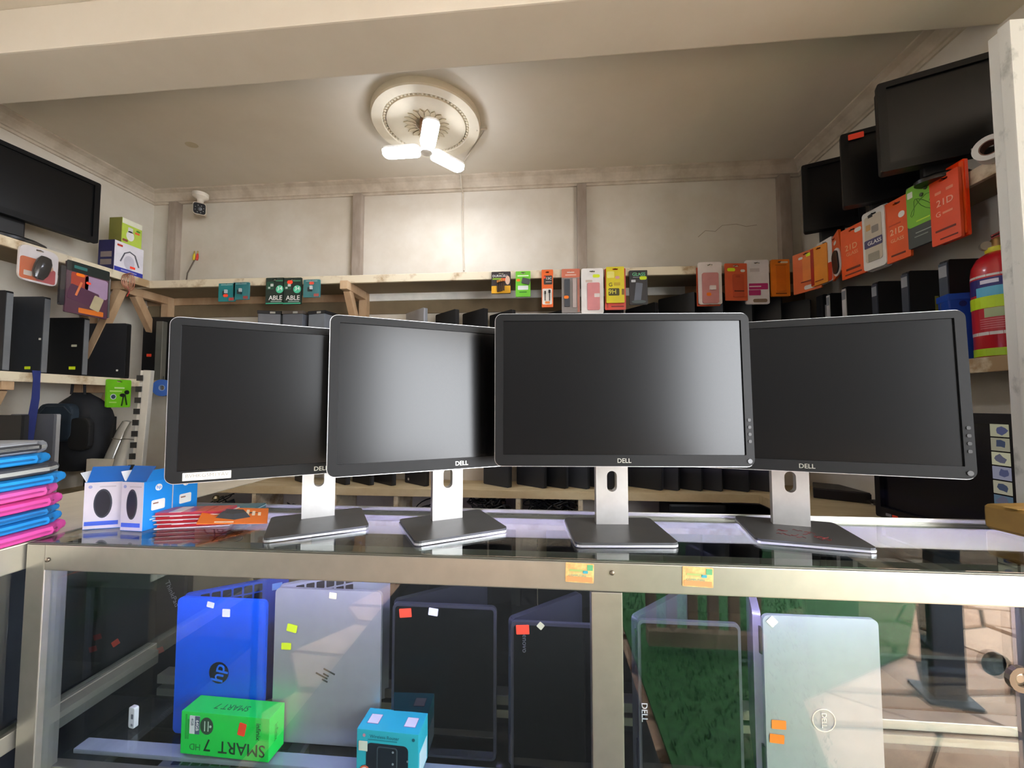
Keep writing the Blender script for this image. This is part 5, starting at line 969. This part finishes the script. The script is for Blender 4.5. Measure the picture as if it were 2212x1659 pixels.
# boxes on the shelf
GRN = C('#18d44e', .45, var=.03); INK = C('#0d3a1c', .5)
gl = at_z(384, 1632, ZG + .001); gr_ = at_z(581, 1646, ZG + .001)
wG = (gr_ - gl).length; t = thing('phone_box', 'bright green phone box with upside-down SMART 7 lettering in the showcase', 'box', ((gl.x + gr_.x) / 2, YF + .073, ZG + .0015), -.03)
hG, dG = .085, .046
build('carton', MB().box(-wG / 2, wG / 2, 0, dG, 0, hG), GRN, t, bevel=.0008)
text('SMART', .034, INK, t, (wG * .2, -.0006, .022), (PI / 2, PI, 0)); text('7', .034, INK, t, (-wG * .19, -.0006, .023), (PI / 2, PI, 0)); text('HD', .018, C('#1c7a38', .5), t, (-wG * .33, -.0006, .0165), (PI / 2, PI, 0))
text('SMART 7', .02, C('#12702c', .5), t, (0, dG * .45, hG + .0004), (0, 0, PI)); text('infinix', .014, INK, t, (wG * .38, -.0006, .058), (PI / 2, PI / 2, 0)); text('infinix', .014, C('#12903a', .5), t, (wG / 2 + .0006, dG * .45, .045), (PI / 2, PI / 2, PI / 2))
st1 = build('spec_sticker', MB().plate(.023, .036, .0006, .001), C('#d9dce0', .5), t, (-wG * .34, -.0008, .06)); build('spec_band', MB().plate(.011, .036, .0004, .001), C('#4b5570', .5), st1, (.0065, -.0005, 0)); text('64GB', .0095, WHITE, st1, (.0065, -.001, 0), (PI / 2, PI / 2, 0), bold=True); text('4GB', .008, C('#5a6270', .5), st1, (-.005, -.001, .006), (PI / 2, PI / 2, 0), bold=True)
bg_ = build('round_badge', MB().prism(ell(.03, .034), -.0006, 0), C('#2c4a34', .5), t, (-wG * .2, -.0008, .06))
for dx in (-.004, .004): build('badge_line', MB().plate(.002, .02, .0004, .0005), C('#b5ccb9', .5), bg_, (dx, -.001, 0))
build('badge_star', MB().prism(ell(.005, .005), -.0004, 0), C('#b5ccb9', .5), bg_, (.009, -.0008, 0)); build('price_sticker', MB().plate(.016, .025, .0006, .002), STK, t, (wG * .2, -.0008, .06), (0, .2, 0))
build('small_print', MB().plate(.004, .05, .0004, .001), C('#14a83e', .5), t, (-wG * .44, -.0006, .055)); build('small_print', MB().plate(.003, .04, .0004, .001), C('#14a83e', .5), t, (-wG * .415, -.0006, .05))
tl_ = at_y(770, 1576, YF + .056); tr2 = at_y(905, 1584, YF + .056); wT = tr2.x - tl_.x
t = thing('router_box', 'turquoise box with a dark device picture and round badges in the showcase', 'box', ((tl_.x + tr2.x) / 2, YF + .056, ZG + .0015), -.04)
hT, dT = tl_.z - ZG - .0015, .055; TQ = C('#2fb6cc', .45, var=.04)
build('carton', MB().box(-wT / 2, wT / 2, 0, dT, 0, hT), TQ, t, bevel=.0008); pc_ = build('picture', MB().plate(wT * .68, hT * .62, .0006, .01, .0, hT * .42, -.0006), C('#1a2430', .3), t)
build('device_outline', MB().ring(rrect(.042, .045, .006, .0, hT * .42), rrect(.038, .041, .005, 0, hT * .42), -.0014, -.0009), C('#46535a', .4), pc_)
for x_, z_ in ((-.042, .012), (.042, .0), (.012, .014), (.012, -.008)): build('picture_dot', MB().prism(ell(.004, .004, x_, hT * .42 + z_), -.0013, -.0009), C('#8d9aa0', .4), pc_)
for x_ in (-wT * .36, wT * .36):
    b_ = build('round_badge', MB().prism(ell(.022, .022), -.0006, 0), C('#d8603a', .5), t, (x_, -.0012, hT * .12)); build('badge_core', MB().prism(ell(.0165, .0165), -.0005, 0), C('#ece0d6', .5), b_, (0, -.0007, 0))
    c_ = build('top_label', MB().box(-.012, .012, -.012, .012, 0, .0005), C('#8f6a9a', .5), t, (x_ * .85, dT * .5, hT)); build('label_face', MB().box(-.0112, .0112, -.0112, .0112, .0005, .0008), C('#e8e2ea', .5), c_)
build('white_sticker', MB().plate(.018, .018, .0006, .001), C('#e2e6d8', .5), t, (-wT * .39, -.0016, hT * .66)); text('Wireless Router', .009, C('#15707f', .5), t, (-.006, -.0006, hT * .87)); build('print_line', MB().plate(.06, .002, .0004, .0005), C('#1a8a9a', .5), t, (-.01, -.0006, hT * .8)); build('wifi_mark', MB().prism(ell(.006, .006), -.0005, 0), C('#0f5f6e', .5), t, (wT * .42, -.0002, hT * .88))
build('pink_mark', MB().prism(ell(.006, .006), -.0005, 0), C('#c98aa0', .5), t, (-wT * .38, -.0002, hT * .88)); build('side_picture', MB().box(wT / 2, wT / 2 + .0006, .006, dT - .006, .004, hT * .55), C('#cfe6ee', .5), t)
wb = at_z(195, 1548, ZG + .001); t = thing('white_dongle', 'small white plastic dongle standing at the left of the showcase shelf', 'dongle', (-.93, YF + .13, ZG + .0015), -.2)
build('case', MB().plate(.018, .045, .009, .004, 0, .0225, 0), C('#e4e4e6', .4), t, bevel=.001); build('grey_window', MB().plate(.006, .01, .0006, .001), C('#6a6d74', .4), t, (.003, -.005, .026)); build('grey_window', MB().plate(.006, .005, .0006, .001), C('#8a8d94', .4), t, (.003, -.005, .008))
kb = at_y(300, 1650, YF + .12); t = thing('open_laptop', 'silver laptop with dark keys on the floor of the showcase under the glass shelf', 'laptop', (-.72, YF + .15, kb.z - .03), 0.05)
build('deck', MB().box(-.15, .15, -.1, .1, 0, .018), C('#8f8ea0', .4, .4), t, bevel=.003); kd = None
for r_ in range(4):
    for c_ in range(11):
        L = (-.125 + c_ * .023 + r_ * .004, .07 - r_ * .023, .018)
        if kd is None: o = build('key', MB().box(-.009, .009, -.009, .009, 0, .0015), KEYC, t, L); kd = o.data
        else: link('key', kd, None, t, L)
build('lid', MB().box(-.15, .15, 0, .008, 0, .12), C('#25262c', .4), t, (0, .1, .01), (-.5, 0, 0)); zt = kb.z - .03
dkk = [o for o in bpy.data.objects if o.name.startswith('showcase')][0]
for x_ in (-.85, -.6): build('laptop_rest', MB().box(x_ - .01, x_ + .01, .02, .26, .06, zt - .001), ALUD, dkk)
